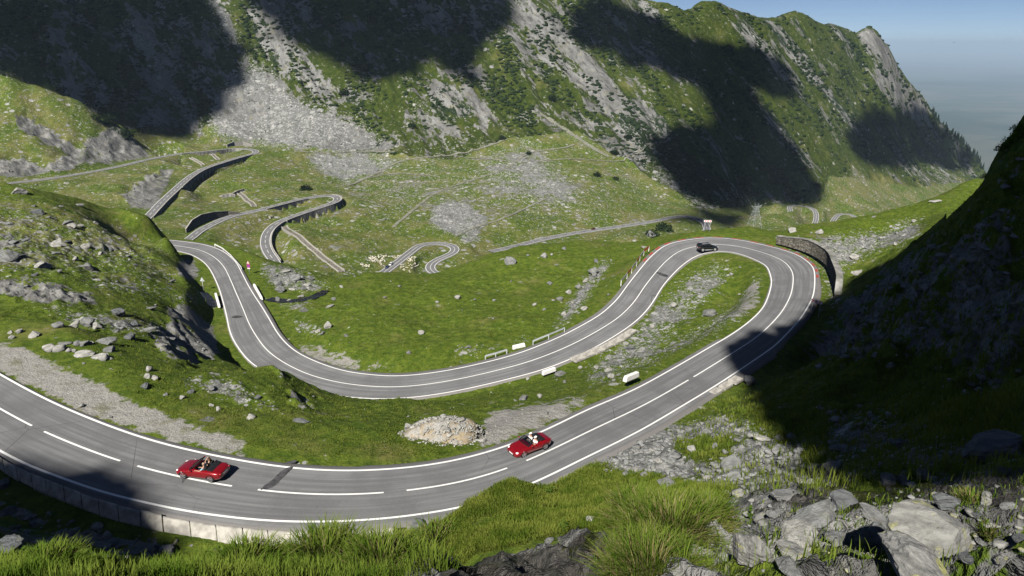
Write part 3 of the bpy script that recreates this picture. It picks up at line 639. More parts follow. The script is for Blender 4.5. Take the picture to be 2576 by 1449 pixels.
tag(mesh_np("plain", np.stack([gx, gy, pz], -1).reshape(-1, 3), np.stack([idp[:-1, :-1], idp[1:, :-1], idp[1:, 1:], idp[:-1, 1:]], -1).reshape(-1, 4), MAT_PLAIN, smooth=True), kind="structure")
# ================================================================== ROADS
m = N("asphalt"); uvc = m.coord("UV"); c = m.coord()
tr = m.noise(m.mapping(uvc, (0, 0, 0), (2.6, .05, 1)), 1.0, 5, .6); sp = m.noise(c, 9.0, 5, .7); pa = m.noise(c, .22, 5, .6)
ac = m.mix(m.ramp(tr, .36, .66), (.132, .134, .138), (.202, .205, .208)); ac = m.mix(m.math('MULTIPLY', m.ramp(pa, .42, .64), .6), ac, (.118, .118, .121))
ac = m.mix(m.math('MULTIPLY', m.ramp(sp, .45, .75), .35), ac, (.25, .25, .245))
ck = m.ramp(m.voro(m.mapping(c, (0, 0, 0), (1, 1, 0)), .16, 'DISTANCE_TO_EDGE'), 0.0, .006)
ac = m.mix(m.math('MULTIPLY', m.math('SUBTRACT', 1.0, ck), m.ramp(m.noise(c, .09, 3), .55, .62)), ac, (.05, .05, .052))
ed = m.n("SeparateXYZ"); m.put(ed.inputs[0], uvc)
edge = m.ramp(m.math('ADD', m.math('ABSOLUTE', ed.outputs[0]), m.math('MULTIPLY', m.math('SUBTRACT', sp, .5), .4)), 3.45, 3.75)
ac = m.mix(m.math('MULTIPLY', edge, .55), ac, (.21, .195, .18))
MAT_ASPH = m.bsdf(ac, .82, m.bump(sp, .35, .02), .25)
m = N("road_paint"); c = m.coord(); w = m.ramp(m.noise(c, 7.0, 5, .7), .30, .40)
MAT_PAINT = m.bsdf(m.mix(w, (.30, .30, .30), (.82, .82, .80)), .6, None, .3)
def ribbon(name, rows, mat, uv=None, kind="structure"):
    """rows: (n,k,3) cross-sections"""
    rows = np.asarray(rows, float); n_, k_ = rows.shape[:2]; ii = np.arange(n_ * k_).reshape(n_, k_)
    f = np.stack([ii[:-1, :-1], ii[:-1, 1:], ii[1:, 1:], ii[1:, :-1]], -1).reshape(-1, 4)
    return tag(mesh_np(name, rows.reshape(-1, 3), f, mat, smooth=True, uv=uv), kind=kind)
def lat(Aq, Bq, d):
    """point d metres from line A towards (and past) line B"""
    e = (Bq - Aq); L = np.linalg.norm(e[:, :2], axis=1)[:, None]; return Aq + e / L * d
n_ = len(A3); wid = 2 * HW[:, None]; Ls = np.concatenate([[0], np.cumsum(np.linalg.norm(np.diff(MID[:, :2], axis=0), axis=1))])
jag = 0.10 * noise(Ls / 1.3, Ls * 0, 5) + .06 * noise(Ls / .5, Ls * 0 + 7, 6)
pyA = proj(A3)[1]; nearleg = np.arange(n_) < np.argmin(np.abs(proj(A3)[0] - 1932) + np.abs(pyA - 882))
eA = np.where(nearleg, shA + .1, .75) + jag; eB = np.where(nearleg, .62, .22) + jag[::-1]
eA = np.where((Ls > Ls[-1] * .35) & ~nearleg, np.maximum(eA, .9), eA)
cols = [lat(A3, BB, -eA[:, None] - .35) - (0, 0, .5), lat(A3, BB, -eA[:, None])] + [A3 + (BB - A3) * f for f in np.linspace(0, 1, 9)] + [lat(A3, BB, wid + eB[:, None]), lat(A3, BB, wid + eB[:, None] + .3) - (0, 0, .5)]
uvx = np.concatenate([[-4.6, -4.0], np.linspace(-3, 3, 9), [4.0, 4.6]]); UV = np.stack(np.meshgrid(uvx, Ls), -1)[:, :, :].reshape(-1, 2)
ribbon("road", np.stack(cols, 1), MAT_ASPH, UV)
def strip(c0_, w_, sel=None, name="road_marking", up=.012, mat=None):
    n0 = len(c0_); t = np.gradient(c0_, axis=0); nrm = np.stack([-t[:, 1], t[:, 0], 0 * t[:, 0]], -1); nrm /= np.linalg.norm(nrm, axis=1)[:, None] + 1e-9
    rows = np.stack([c0_ - nrm * w_ / 2, c0_ + nrm * w_ / 2], 1) + (0, 0, up)
    return ribbon(name, rows, mat or MAT_PAINT)
strip(A3, .20); strip(BB, .20)
midl = resample(MID, .35); mx, my = proj(midl); s_end = np.argmin(np.abs(mx - 1327) + np.abs(my - 1160)); k_ = np.arange(len(midl))
for x0, x1 in [(-60, 83), (105, 307), (337, 590), (648, 967), (1013, 1282)]:
    s_ = (k_ < s_end) & (mx >= x0) & (mx <= x1)
    if s_.sum() > 2: strip(midl[s_], .17)
gap = np.argmin(np.abs(mx - 1735) + np.abs(my - 957)); strip(midl[s_end:gap], .17); strip(midl[gap + 3:], .17)
for k, P in ROADS.items():
    t = np.gradient(P, axis=0); nrm = np.stack([-t[:, 1], t[:, 0], 0 * t[:, 0]], -1); nrm /= np.linalg.norm(nrm[:, :2], axis=1)[:, None]
    if k in ("valley", "lowest"): hw = 3.5
    else: hw = 3.3
    offs = [-hw - .8, -hw - .6, -hw, -hw / 2, 0, hw / 2, hw, hw + .6, hw + .8]; dzs = [-.9, 0, 0, 0, 0, 0, 0, 0, -.9]
    L = np.concatenate([[0], np.cumsum(np.linalg.norm(np.diff(P[:, :2], axis=0), axis=1))])
    ribbon("road", np.stack([P + nrm * o + (0, 0, z) for o, z in zip(offs, dzs)], 1), MAT_ASPH, np.stack(np.meshgrid(np.array(offs) * .9, L), -1).reshape(-1, 2))
    for sgn in (-1, 1): strip(P + nrm * hw * sgn, .34, up=.05)
    if k in ("upper", "second", "fourth"):
        for i in range(0, len(P) - 4, 5): strip(P[i:i + 4], .26, up=.05)
    else: strip(P, .26, up=.05)
# ================================================================== HAZE, CLOUDS, ADDED SHADOW BLOBS
m = N("haze_air"); pv = m.n("VolumePrincipled"); pv.inputs["Color"].default_value = (.60, .79, 1.0, 1); pv.inputs["Density"].default_value = 3.7e-5; pv.inputs["Anisotropy"].default_value = 0.0
m.t.links.new(pv.outputs[0], m.out.inputs[1])
HZ_TOP = float(ZG.max()) + 12; print("highest ground", HZ_TOP - 12)
hb = MB(); hb.box((0, 104000, (HZ_TOP - 1560) / 2), (344000, 216000, HZ_TOP + 1560)); tag(hb.build("haze", m.m), kind="stuff")
MAT_CLOUD = simple("cloud_white", (.82, .82, .84), .95, 0.0, .05, .02)
def ico(sub):
    bm = bmesh.new(); bmesh.ops.create_icosphere(bm, subdivisions=sub, radius=1.0)
    V = np.array([v.co[:] for v in bm.verts]); Fc = np.array([[v.index for v in f.verts] for f in bm.faces]); bm.free(); return V, Fc
ICO = {k: ico(k) for k in (1, 2, 3, 4)}
def shadow_cloud(polys, alt, r, step, dmin=0, dmax=1e9, jit=.35):
    """an unseen lumpy mass placed between the sun and the ground given by picture outlines, so its shadow falls there"""
    mm = poly_mask(polys, 2); h, w = mm.shape; pts = []
    for yy in np.arange(-40, 1449, step):
        for xx in np.arange(-40, 2616, step):
            x = xx + (rng.random() - .5) * step * jit; y = yy + (rng.random() - .5) * step * jit
            if mm[min(max(int(y / 4), 0), h - 1), min(max(int(x / 4), 0), w - 1)] > .5: pts.append((x, y))
    P = hit([p[0] for p in pts], [p[1] for p in pts]); D = P[:, 1] * CT - P[:, 2] * ST
    g_ = np.isfinite(P[:, 0]) & (D > dmin) & (D < dmax); D = D[g_]; P = P[g_]
    e_ = proj(P); ms = poly_mask(polys, 3.2 * step); ed = ms[np.clip((e_[1] / 4).astype(int), 0, h - 1), np.clip((e_[0] / 4).astype(int), 0, w - 1)]; P = P[ed + .6 * fbm(e_[0] / (5.5 * step), e_[1] / (5.5 * step), 4, 12) > .45]
    k = (alt - P[:, 2]) / SUNV[2]; Q = P + SUNV * k[:, None]
    # thin out points that fall together
    keep = []; cell = set()
    for i, q in enumerate(Q):
        key = (round(q[0] / (r * .55)), round(q[1] / (r * .55)))
        if key not in cell: cell.add(key); keep.append(i)
    Q = Q[keep]; V0, F0 = ICO[2]; V = []; Fs = []
    for i, q in enumerate(Q):
        rr = r * (.8 + .4 * rng.random()); n = 1 + .18 * noise(V0[:, 0] * 2 + i, V0[:, 1] * 2 + V0[:, 2], i)[:, None]
        V.append(V0 * n * rr * (1, 1, .8) + q + (0, 0, rr * rng.random())); Fs.append(F0 + len(V0) * i)
    if not V: return
    tag(mesh_np("shadow_cloud", np.vstack(V), np.vstack(Fs), MAT_CLOUD, smooth=True), kind="structure")
A_HI = HZ_TOP + 2300
shadow_cloud([[(-40,-60),(500,-60),(512,40),(560,100),(592,158),(590,200),(540,235),(528,290),(480,322),(420,345),(360,330),(300,300),(200,250),(100,205),(-40,178)]], A_HI, 22, 14, 790)
shadow_cloud([[(590,-60),(1300,-60),(1275,30),(1235,110),(1190,120),(1200,190),(1190,215),(1130,175),(1085,150),(1060,190),(1010,180),(985,195),(930,200),(880,170),(830,165),(780,110),(720,90),(690,40),(640,10)]], A_HI, 16, 12, 790)
shadow_cloud([[(1412, 53), (1518, 4), (1642, 44), (1677, 84), (1766, 111), (1854, 115), (1943, 146), (2005, 195), (1987, 230), (1943, 239), (1890, 221), (1854, 265), (1783, 221), (1730, 203), (1686, 186), (1624, 177), (1553, 142), (1465, 111)], [(1783, 203), (1863, 203), (1916, 283), (1987, 363), (2040, 442), (2058, 500), (1960, 522), (1854, 531), (1748, 504), (1668, 433), (1637, 372), (1677, 332), (1748, 323), (1810, 301), (1783, 265)]], A_HI, 16, 11, 700)
shadow_cloud([[(2124, 318), (2190, 287), (2261, 270), (2332, 296), (2394, 341), (2473, 416), (2394, 429), (2332, 411), (2261, 420), (2190, 411), (2133, 376)], [(1800,560),(1860,520),(1900,525),(1905,560),(1860,590)]], A_HI, 18, 11, 900)
shadow_cloud([[(1640,545),(1740,520),(1880,540),(1900,575),(1800,565),(1700,556)]], A_HI, 9, 9, 640, 1000)
A_LO = HZ_TOP + 8  # low blobs added out of view to shade near ground; not real clouds
shadow_cloud([[(2068,782),(2100,770),(2160,720),(2230,650),(2330,590),(2400,545),(2470,474),(2500,395),(2576,330),(2650,330),(2650,1160),(2576,1215),(2420,1200),(2300,1190),(2150,1150),(2050,1080),(1960,1030),(1930,980),(1890,965),(1838,925),(1845,895),(1880,868),(1945,840),(1962,858),(2010,812)]], A_LO, 2.6, 16, 14, 150)
shadow_cloud([[(-60,1180),(40,1185),(100,1205),(150,1222),(195,1202),(255,1208),(310,1240),(340,1275),(356,1330),(356,1400),(300,1420),(200,1402),(60,1398),(-60,1420)]], A_LO, 1.2, 9, 30, 90)
# ================================================================== ROCKS
def stone_material(name, base, lich=.25, scale=1.0):
    m = N(name); c = m.coord(); oi = m.n("ObjectInfo").outputs["Random"]
    cs_ = m.mapping(m.mapping(c, (R(18), R(12), 0)), (0, 0, 0), (1, 1, 5)); n1 = m.noise(cs_, 1.3 * scale, 7, .65, .5); n2 = m.noise(c, 5 * scale, 6, .65)
    k = m.mix(m.ramp(n1, .32, .68), tuple(x * .5 for x in base), tuple(min(1, x * 1.35) for x in base))
    k = m.mix(m.math('MULTIPLY', m.ramp(n2, .48, .66), .55), k, tuple(x * .5 for x in base))
    k = m.mix(m.math('MULTIPLY', m.ramp(m.noise(c, 2.2 * scale, 6, .7), .56, .62), lich), k, (.34, .34, .12))
    k = m.mix(m.math('MULTIPLY', oi, .45), k, tuple(x * .7 for x in base))
    h = m.math('ADD', m.math('MULTIPLY', n1, .8), m.math('MULTIPLY', n2, .35))
    return m.bsdf(k, .85, m.bump(h, .8, .12 / scale), .2)
MAT_PALE = stone_material("pale_stone", (.36, .355, .33), .12, 1.0)
MAT_GREY = stone_material("grey_schist", (.22, .225, .22), .12, 1.0)
MAT_LICH = stone_material("lichened_schist", (.26, .26, .245), .85, 1.6)
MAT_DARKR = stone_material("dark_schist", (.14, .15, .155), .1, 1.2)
def rock_shape(seed, sub, planes=13, flat=1.0, jag=.06):
    r_ = np.random.default_rng(seed); V, Fc = ICO[sub]; V = V / np.linalg.norm(V, axis=1)[:, None]
    nrm = r_.normal(size=(planes, 3)); nrm /= np.linalg.norm(nrm, axis=1)[:, None]; d = r_.uniform(.55, 1.0, planes)
    dots = V @ nrm.T; rad = np.where(dots > .05, d / np.maximum(dots, .05), 9).min(1); rad = np.minimum(rad, 1.25)
    V = V * rad[:, None]; n = jag * (noise(V[:, 0] * 3 + seed, V[:, 1] * 3 + V[:, 2] * 2, seed) + .6 * noise(V[:, 0] * 7, V[:, 2] * 9 + V[:, 1] * 5, seed + 3))
    ax = r_.normal(size=3) * (.35, .35, 1); ax /= np.linalg.norm(ax); st = (V @ ax) * r_.uniform(4.5, 7) + .35 * noise(V[:, 0] * 2, V[:, 1] * 2, seed + 8); V = V * (1 + n + (0 if planes > 20 else .075) * (st - np.floor(st) - .5))[:, None]; V[:, 2] *= flat
    ext = V.max(0) - V.min(0); V = (V - (V.max(0) + V.min(0)) / 2) / ext[0:1].max(); return V, Fc
ROCKM = {}
def rock_mesh(kind, k, mat):
    key = (kind, k, mat.name)
    if key not in ROCKM:
        sub = 4 if kind in ("big", "tall", "slab") else 3
        fl = dict(round=.72, block=.62, slab=.34, big=.62, tall=1.5)[kind]; pl = dict(round=26, block=9, slab=10, big=9, tall=9)[kind]
        V, Fc = rock_shape(hash((kind, k)) % 9973 if False else (k * 37 + len(kind) * 101 + ord(kind[0])), sub, pl, fl, .055)
        if kind == "slab": V[:, 0] *= 1.0; V[:, 1] *= .75
        me = bpy.data.meshes.new("rock"); me.from_pydata(V.tolist(), [], Fc.tolist()); me.update(); me.materials.append(mat)
        if kind == "round": me.polygons.foreach_set("use_smooth", np.ones(len(me.polygons), bool))
        ROCKM[key] = me
    return ROCKM[key]
NROCK = 0
def rock(x, y, w, kind, mat, label, group=None, cat="rock", name="rock", rz=None, tilt=None, sink=.22, hs=1.0):
    """w: width in picture points at the rock's own distance"""
    global NROCK
    P = hit1(x, y + w * .18)
    if not np.isfinite(P[0]): return None
    D = P[1] * CT - P[2] * ST; S = w * D / F * 1.05; NROCK += 1
    me = rock_mesh(kind, NROCK % 6, mat); o = bpy.data.objects.new(name, me); COL.objects.link(o)
    o.scale = (S, S * .85, S * hs); z = {"round": .72, "block": .62, "slab": .34, "big": .62, "tall": 1.5}[kind] * S * hs
    tl = tilt if tilt is not None else ((rng.random() - .5) * .5, (rng.random() - .5) * .5)
    o.rotation_euler = (tl[0], tl[1], rng.random() * 6.28 if rz is None else rz)
    o.location = (P[0], P[1], P[2] + z * (.5 - sink)); return tag(o, label, cat, group)
G_VERGE = "boulders lining the gravel lay-by"
# single boulders that stand out, each with its own description
for x, y, w, k, mt, lb in [
 (27,834,18,"slab",MAT_PALE,"flat pale stone at the left picture edge above the gravel lay-by"),
 (49,834,18,"block",MAT_PALE,"upright pale block with a pointed top near the left picture edge"),
 (87,842,26,"block",MAT_PALE,"pale boulder alone on the grass left of the boulder row"),
 (126,876,28,"round",MAT_PALE,"rounded pale boulder at the left end of the boulder row"),
 (151,877,25,"round",MAT_PALE,"second rounded pale boulder in the boulder row above the lay-by"),
 (176,880,19,"block",MAT_PALE,"narrow pale boulder third in the boulder row"),
 (212,886,46,"slab",MAT_PALE,"largest flat pale boulder in the middle of the boulder row"),
 (252,892,42,"slab",MAT_PALE,"long flat pale stone lying across smaller stones right end of the row"),
 (262,901,23,"round",MAT_PALE,"round pale boulder under the long flat stone of the row"),
 (165,861,32,"slab",MAT_GREY,"thin grey slabs leaning behind the boulder row"),
 (214,864,23,"block",MAT_GREY,"grey boulder just behind the largest flat pale boulder"),
 (265,854,52,"slab",MAT_GREY,"big tilted grey slab resting on the hill above the boulder row"),
 (277,876,36,"slab",MAT_GREY,"grey pointed slab below the big tilted slab"),
 (222,811,38,"block",MAT_GREY,"large dark grey block on the left hillside above the boulder row"),
 (375,929,18,"round",MAT_PALE,"round pale boulder upper of two standing on the verge grass"),
 (372,947,17,"tall",MAT_PALE,"egg shaped pale boulder lower of two on the verge grass"),
 (367,967,40,"slab",MAT_DARKR,"blue grey flat boulder below the two pale boulders on the verge"),
 (459,998,18,"block",MAT_PALE,"pale chipped stone on the verge grass right of the blue grey boulder"),
 (532,1017,18,"slab",MAT_PALE,"angular pale stone above a round one on the verge"),
 (549,1029,17,"round",MAT_PALE,"round pale stone below an angular one on the verge"),
 (632,1048,21,"block",MAT_PALE,"pair of pale stones fused together at the right end of the verge"),
 (759,1054,42,"slab",MAT_DARKR,"dark grey layered boulder on the grass above the near road"),
 (1031,1074,28,"block",MAT_PALE,"square grey white block left of the rubble heap"),
 (825,821,19,"tall",MAT_PALE,"upright pale boulder among rubble right of the left bend"),
 (1283,657,30,"block",MAT_GREY,"lone grey boulder on the far edge of the meadow"),
 (1493,683,27,"round",MAT_GREY,"rounded grey boulder on the meadow left of the red and white barrier"),
 (1500,656,16,"block",MAT_GREY,"grey stone behind the rounded boulder on the meadow"),
 (1783,787,34,"block",MAT_GREY,"grey block inside the hairpin island"),
 (1585,873,28,"slab",MAT_DARKR,"dark flat stone on the island bank beside the slabs"),
 (1410,937,36,"slab",MAT_GREY,"split grey slab beside the white concrete barrier block"),
 (1318,1002,26,"block",MAT_GREY,"grey boulder on the grass between the two road legs"),
 (1883,959,36,"block",MAT_DARKR,"large dark boulder at the shaded edge of the near road"),
 (2157,684,36,"slab",MAT_PALE,"large pale boulder lying on the slope behind the stone wall"),
 (2352,504,28,"slab",MAT_PALE,"pale flat rock on the crest of the sunlit ridge"),
 (98,530,40,"slab",MAT_DARKR,"long dark slab high on the left hill"),
 (25,642,52,"block",MAT_GREY,"broad grey outcrop stone at the left picture edge"),
 (223,671,30,"block",MAT_GREY,"grey boulder above the rubble strip on the left hill"),
 (1638,590,24,"round",MAT_GREY,"round boulder among dark shrubs beyond the barrier"),
 # foreground
 (1883,1385,128,"tall",MAT_LICH,"tall leaning lichen covered rock right of the big grass tussocks"),
 (2332,1352,215,"big",MAT_LICH,"huge diagonal boulder with yellow lichen in the bottom right"),
 (2307,1432,300,"slab",MAT_LICH,"broad lichen spotted slab along the bottom edge"),
 (2105,1345,84,"slab",MAT_GREY,"smooth grey block beside the pink slab"),
 (1997,1338,135,"slab",MAT_PALE,"pinkish flat slab left of the smooth grey block"),
 (2045,1285,145,"slab",MAT_GREY,"long grey slab sloping down beside the brook"),
 (1975,1238,92,"slab",MAT_GREY,"grey slab lying left of the brook"),
 (2407,1317,66,"slab",MAT_PALE,"white slab lying flat behind the huge lichen boulder"),
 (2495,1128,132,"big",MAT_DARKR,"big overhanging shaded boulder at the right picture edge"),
 (2092,1182,46,"tall",MAT_GREY,"tall grey block on the scree above the brook"),
 (2052,1180,42,"block",MAT_GREY,"rounded striped boulder left of the tall grey block"),
 (2232,1207,44,"block",MAT_GREY,"striped boulder in shade above the brook"),
 (2275,1207,40,"block",MAT_GREY,"grey boulder right of the striped boulder above the brook"),
 (2320,1193,38,"block",MAT_GREY,"square stone on the shaded scree above the brook"),
 (2117,1125,56,"slab",MAT_GREY,"grey slab boulder at the top of the shaded scree"),
 (2270,1113,62,"slab",MAT_DARKR,"dark slab half buried in the shaded grass"),
 (2145,1203,52,"slab",MAT_DARKR,"dark low boulder on the brook bank"),
 (2520,1190,38,"tall",MAT_DARKR,"pointed stone standing under the overhanging boulder"),
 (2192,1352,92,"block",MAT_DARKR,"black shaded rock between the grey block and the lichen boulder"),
 (2497,1317,42,"slab",MAT_PALE,"pale stone near the right edge beside moss"),
 (1838,1170,54,"big",MAT_GREY,"tilted grey boulder rising from the rubble gully"),
 (1685,1210,64,"slab",MAT_GREY,"flat grey slab in the rubble above the sunlit grass"),
 (1583,1177,52,"slab",MAT_PALE,"flat pale slab at the left side of the rubble gully"),
 (1485,1308,24,"block",MAT_PALE,"white stone at the foot of the sunlit grass slope"),
 (1383,1357,28,"block",MAT_GREY,"grey stone in the shaded hollow below the sunlit grass"),
 (1094,1327,38,"block",MAT_GREY,"grey boulder at the lower corner of the grass hump by the road"),
 (1056,1322,36,"round",MAT_DARKR,"brown earthy boulder at the corner where the grass hump meets the parapet"),
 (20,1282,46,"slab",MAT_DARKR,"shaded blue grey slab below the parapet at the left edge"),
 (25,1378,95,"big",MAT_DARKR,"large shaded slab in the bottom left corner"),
 (420,1384,42,"block",MAT_GREY,"sunlit grey stone cluster below the parapet"),
 (212,1384,22,"block",MAT_GREY,"small grey stone in the shade below the parapet"),
]:
    rock(x, y, w, k, mt, lb, hs=.62 if k == "tall" else 1.0)
# groups of look-alike stones
def many(lst, kinds, mats, label, group):
    for i, (x, y, w) in enumerate(lst): rock(x, y, w, kinds[i % len(kinds)], mats[i % len(mats)], label, group)
many([(30,849,14),(186,882,10),(195,864,20),(232,863,14),(241,899,11),(280,902,10),(211,914,7),(190,818,30),(147,818,28),(246,821,28),(391,951,20),(416,992,13),(206,1021,14),(276,1049,12),(295,834,14)], ["round", "block"], [MAT_PALE, MAT_PALE, MAT_GREY], "pale stone scattered around the boulder row beside the gravel lay-by", G_VERGE)
many([(380,772,34),(297,787,34),(375,827,36),(327,847,26),(530,972,24),(480,985,18),(600,985,20),(650,1000,16),(430,850,22),(340,815,20)], ["slab", "block"], [MAT_GREY, MAT_DARKR], "grey slab among the outcrops of the near left hill", "slabs on the near left hill")
many([(170,558,28),(183,567,22),(115,577,16),(135,577,14),(143,612,36),(170,605,30),(33,608,30),(215,620,28),(275,625,24),(323,641,22),(108,667,36),(63,601,28),(145,635,24),(203,567,16),(85,516,18),(198,513,24),(50,480,34),(430,705,24),(152,518,14),(253,637,16),(340,665,16),(20,560,22),(240,560,14),(60,640,20),(300,600,14),(190,650,18),(85,690,26),(150,680,22)], ["slab", "block", "slab"], [MAT_GREY, MAT_PALE, MAT_DARKR], "grey flat stone scattered on the grassy crown of the left hill", "stones on the crown of the left hill")
many([(766,778,22),(758,743,24),(705,729,26),(726,754,12),(839,752,12),(829,768,26),(690,690,18),(720,680,22),(745,700,26),(770,715,20),(700,715,22),(735,725,24),(871,843,13),(860,720,16),(780,700,18),(800,830,16),(812,838,14),(790,832,12),(700,752,18)], ["block", "slab"], [MAT_GREY, MAT_PALE], "grey stone in the rubble beside the little brook and the left bend", "rubble by the brook at the left bend")
many([(969,748,10),(1151,748,14),(1195,752,12),(1059,836,16),(1028,887,14),(1392,754,13),(1408,751,17),(1345,766,10),(1369,777,12),(1470,776,18),(1530,741,8),(1473,704,22),(1383,713,14),(1370,644,16),(1419,623,16),(1388,640,8),(1328,642,8),(1620,620,18),(1180,872,12),(1100,760,8),(1240,800,9),(1430,735,16),(1455,722,18),(1440,760,16),(1495,690,14),(1420,790,14)], ["block", "round", "slab"], [MAT_GREY, MAT_PALE], "grey stone lying on the green meadow inside the bend", "stones on the meadow")
many([(1328,952,12),(1297,1006,11),(1358,996,15),(1420,959,16),(1538,947,20),(1613,842,14),(1574,863,16),(1678,782,20),(1695,769,20),(1763,1022,24),(1640,820,14),(1720,745,16),(1760,700,12),(1800,690,12),(1840,690,12),(1560,910,18),(1500,925,14),(1600,890,14),(1530,930,22),(1545,955,14),(1460,925,12),(1735,800,10),(1860,740,8)], ["block", "slab"], [MAT_PALE, MAT_GREY], "pale stone on the rubble bank of the hairpin island", "stones on the hairpin island")
many([(1992,580,20),(2120,620,17),(2076,634,20),(2068,624,9),(2060,583,20),(2197,544,14),(2150,647,22),(2030,608,22),(2167,600,12),(2190,582,10),(2252,613,12),(1957,597,14),(2100,660,20),(2130,600,12),(2215,600,12),(2280,580,12),(2240,570,10),(2090,600,14),(2110,690,18),(2095,720,16),(2300,556,12),(2180,622,12)], ["block", "slab"], [MAT_PALE, MAT_GREY], "pale stone on the sunlit rocky ridge right of the hairpin", "stones on the sunlit ridge")
many([(1895,1227,36),(1913,1097,50),(1853,1200,44),(1655,1157,20),(1725,1192,40),(1858,1304,24),(1588,1147,20),(1977,1210,28),(1620,1195,20),(1780,1200,26),(1800,1120,26),(1740,1130,24),(1960,1130,34),(2010,1160,30),(1690,1160,22),(1830,1240,26),(1930,1180,28),(1560,1150,16),(1770,1080,22),(1640,1130,16),(1990,1100,24),(2070,1140,28)], ["block", "slab", "block"], [MAT_GREY, MAT_PALE], "grey stone in the sunlit rubble gully beside the near road", "stones in the rubble gully")
many([(2345,1295,52),(2457,1297,30),(2007,1385,110),(2230,1377,32),(2565,1357,32),(2540,1440,70),(2470,1360,34),(2380,1260,60),(2300,1262,70),(2200,1290,80),(2120,1262,70),(2480,1250,60),(2540,1270,50),(2250,1310,50),(1890,1290,40),(1950,1290,44),(2430,1400,40),(2520,1400,46),(1990,1420,80)], ["slab", "block", "slab"], [MAT_GREY, MAT_DARKR, MAT_LICH], "grey schist piece in the foreground rocks around the brook", "foreground schist pieces")
many([(235,1397,20),(350,1387,20),(85,1319,22),(82,1294,30),(10,1217,30),(150,1340,24),(290,1370,18),(180,1310,18),(395,1375,18),(663,1386,14),(690,1384,10),(250,1335,14),(40,1330,26)], ["block", "slab"], [MAT_DARKR, MAT_GREY], "grey stone on the rough ground below the parapet", "stones below the parapet")
# loose stones nobody could count
def batch_stones(name, n, regions, wpx, mats, sub=1, accept=None, seed=1, dmin=0, dmax=1e9, flat=.55):
    r_ = np.random.default_rng(seed); mm = poly_mask(regions, 3); h, w = mm.shape; q_ = np.array([p for R_ in regions for p in R_], float); X_ = r_.uniform(max(q_[:, 0].min(), 0), min(q_[:, 0].max(), 2576), n * 3); Y_ = r_.uniform(max(q_[:, 1].min(), 0), min(q_[:, 1].max(), 1449), n * 3)
    ok = mm[np.minimum((Y_ / 4).astype(int), h - 1), np.minimum((X_ / 4).astype(int), w - 1)] > .5
    P = hit(X_[ok], Y_[ok]); D = P[:, 1] * CT - P[:, 2] * ST; g_ = np.isfinite(P[:, 0]) & (D > dmin) & (D < dmax); P = P[g_]; D = D[g_]
    pr = accept(P); g_ = r_.random(len(P)) < pr; P = P[g_]; D = D[g_]
    g_ = msk(DRm, P[:, 0], P[:, 1]) > np.where(D > 330, 1.0, .9); P = P[g_][:n]; D = D[g_][:n]
    shapes = [rock_shape(900 + k, sub, 9, flat, .04) for k in range(8)]; V = []; Fs = []; nv = 0
    wp = wpx[0] * np.exp(r_.random(len(P)) ** 2.2 * math.log(wpx[1] / wpx[0]))
    for i in range(len(P)):
        v0, f0 = shapes[i % 8]; S = wp[i] * D[i] / F; a_ = r_.random() * 6.28; c_, s_ = math.cos(a_), math.sin(a_)
        q = v0 * (S, S * (.6 + .4 * r_.random()), S * (.7 + .6 * r_.random())); q = np.column_stack([q[:, 0] * c_ - q[:, 1] * s_, q[:, 0] * s_ + q[:, 1] * c_, q[:, 2] + .10 * S])
        V.append(q + P[i]); Fs.append(f0 + nv); nv += len(q)
    if V: tag(mesh_np(name, np.vstack(V), np.vstack(Fs), mats), kind="stuff"); print(name, len(V))
sc = lambda lo, gain: (lambda P: np.clip(lo + gain * np.maximum(msk("scree", P[:, 0], P[:, 1]) - .1, 0) ** 1.4 + .5 * gain * np.maximum(msk("rock", P[:, 0], P[:, 1]) - .3, 0), 0, 1) * sstep(-.5, .3, fbm(P[:, 0] / 18, P[:, 1] / 18, 2, 5)))
FULL = [[(0, 0), (2576, 0), (2576, 1449), (0, 1449)]]
batch_stones("scree", 9000, FULL, (2.0, 8.0), MAT_GREY, 1, sc(.03, .9), 11, 330, 2400)
batch_stones("loose_stones", 6500, FULL, (2.2, 13.0), MAT_GREY, 1, sc(.035, 1.0), 12, 60, 330)
batch_stones("pale_pebbles", 2600, FULL, (1.8, 6.0), MAT_PALE, 1, sc(.05, .5), 13, 40, 330)
batch_stones("rubble", 1700, [[(1450, 1150), (1560, 1100), (1800, 1000), (2576, 950), (2576, 1260), (1800, 1280)]], (4.0, 30.0), MAT_GREY, 2, sc(.02, 1.2), 14, 8, 62)
batch_stones("rubble", 260, [[(1780, 1200), (2576, 1180), (2576, 1449), (1780, 1449)], [(0, 1200), (640, 1380), (400, 1410), (0, 1400)]], (6.0, 46.0), MAT_LICH, 2, lambda P: np.full(len(P), .6), 15, 4, 60)
batch_stones("rubble", 520, [[(2085, 790), (2240, 670), (2400, 560), (2500, 470), (2576, 360), (2576, 1010), (2200, 960), (1990, 930)]], (3.0, 34.0), MAT_GREY, 2, lambda P: .15 + .7 * sstep(-.1, .4, fbm(P[:, 0] / 9, P[:, 1] / 9 + P[:, 2] / 6, 3, 8)), 17, 30, 130)
batch_stones("gravel", 600, GRAVEL_POLYS, (1.6, 6.0), MAT_PALE, 1, lambda P: np.full(len(P), .8), 16, 40, 140)
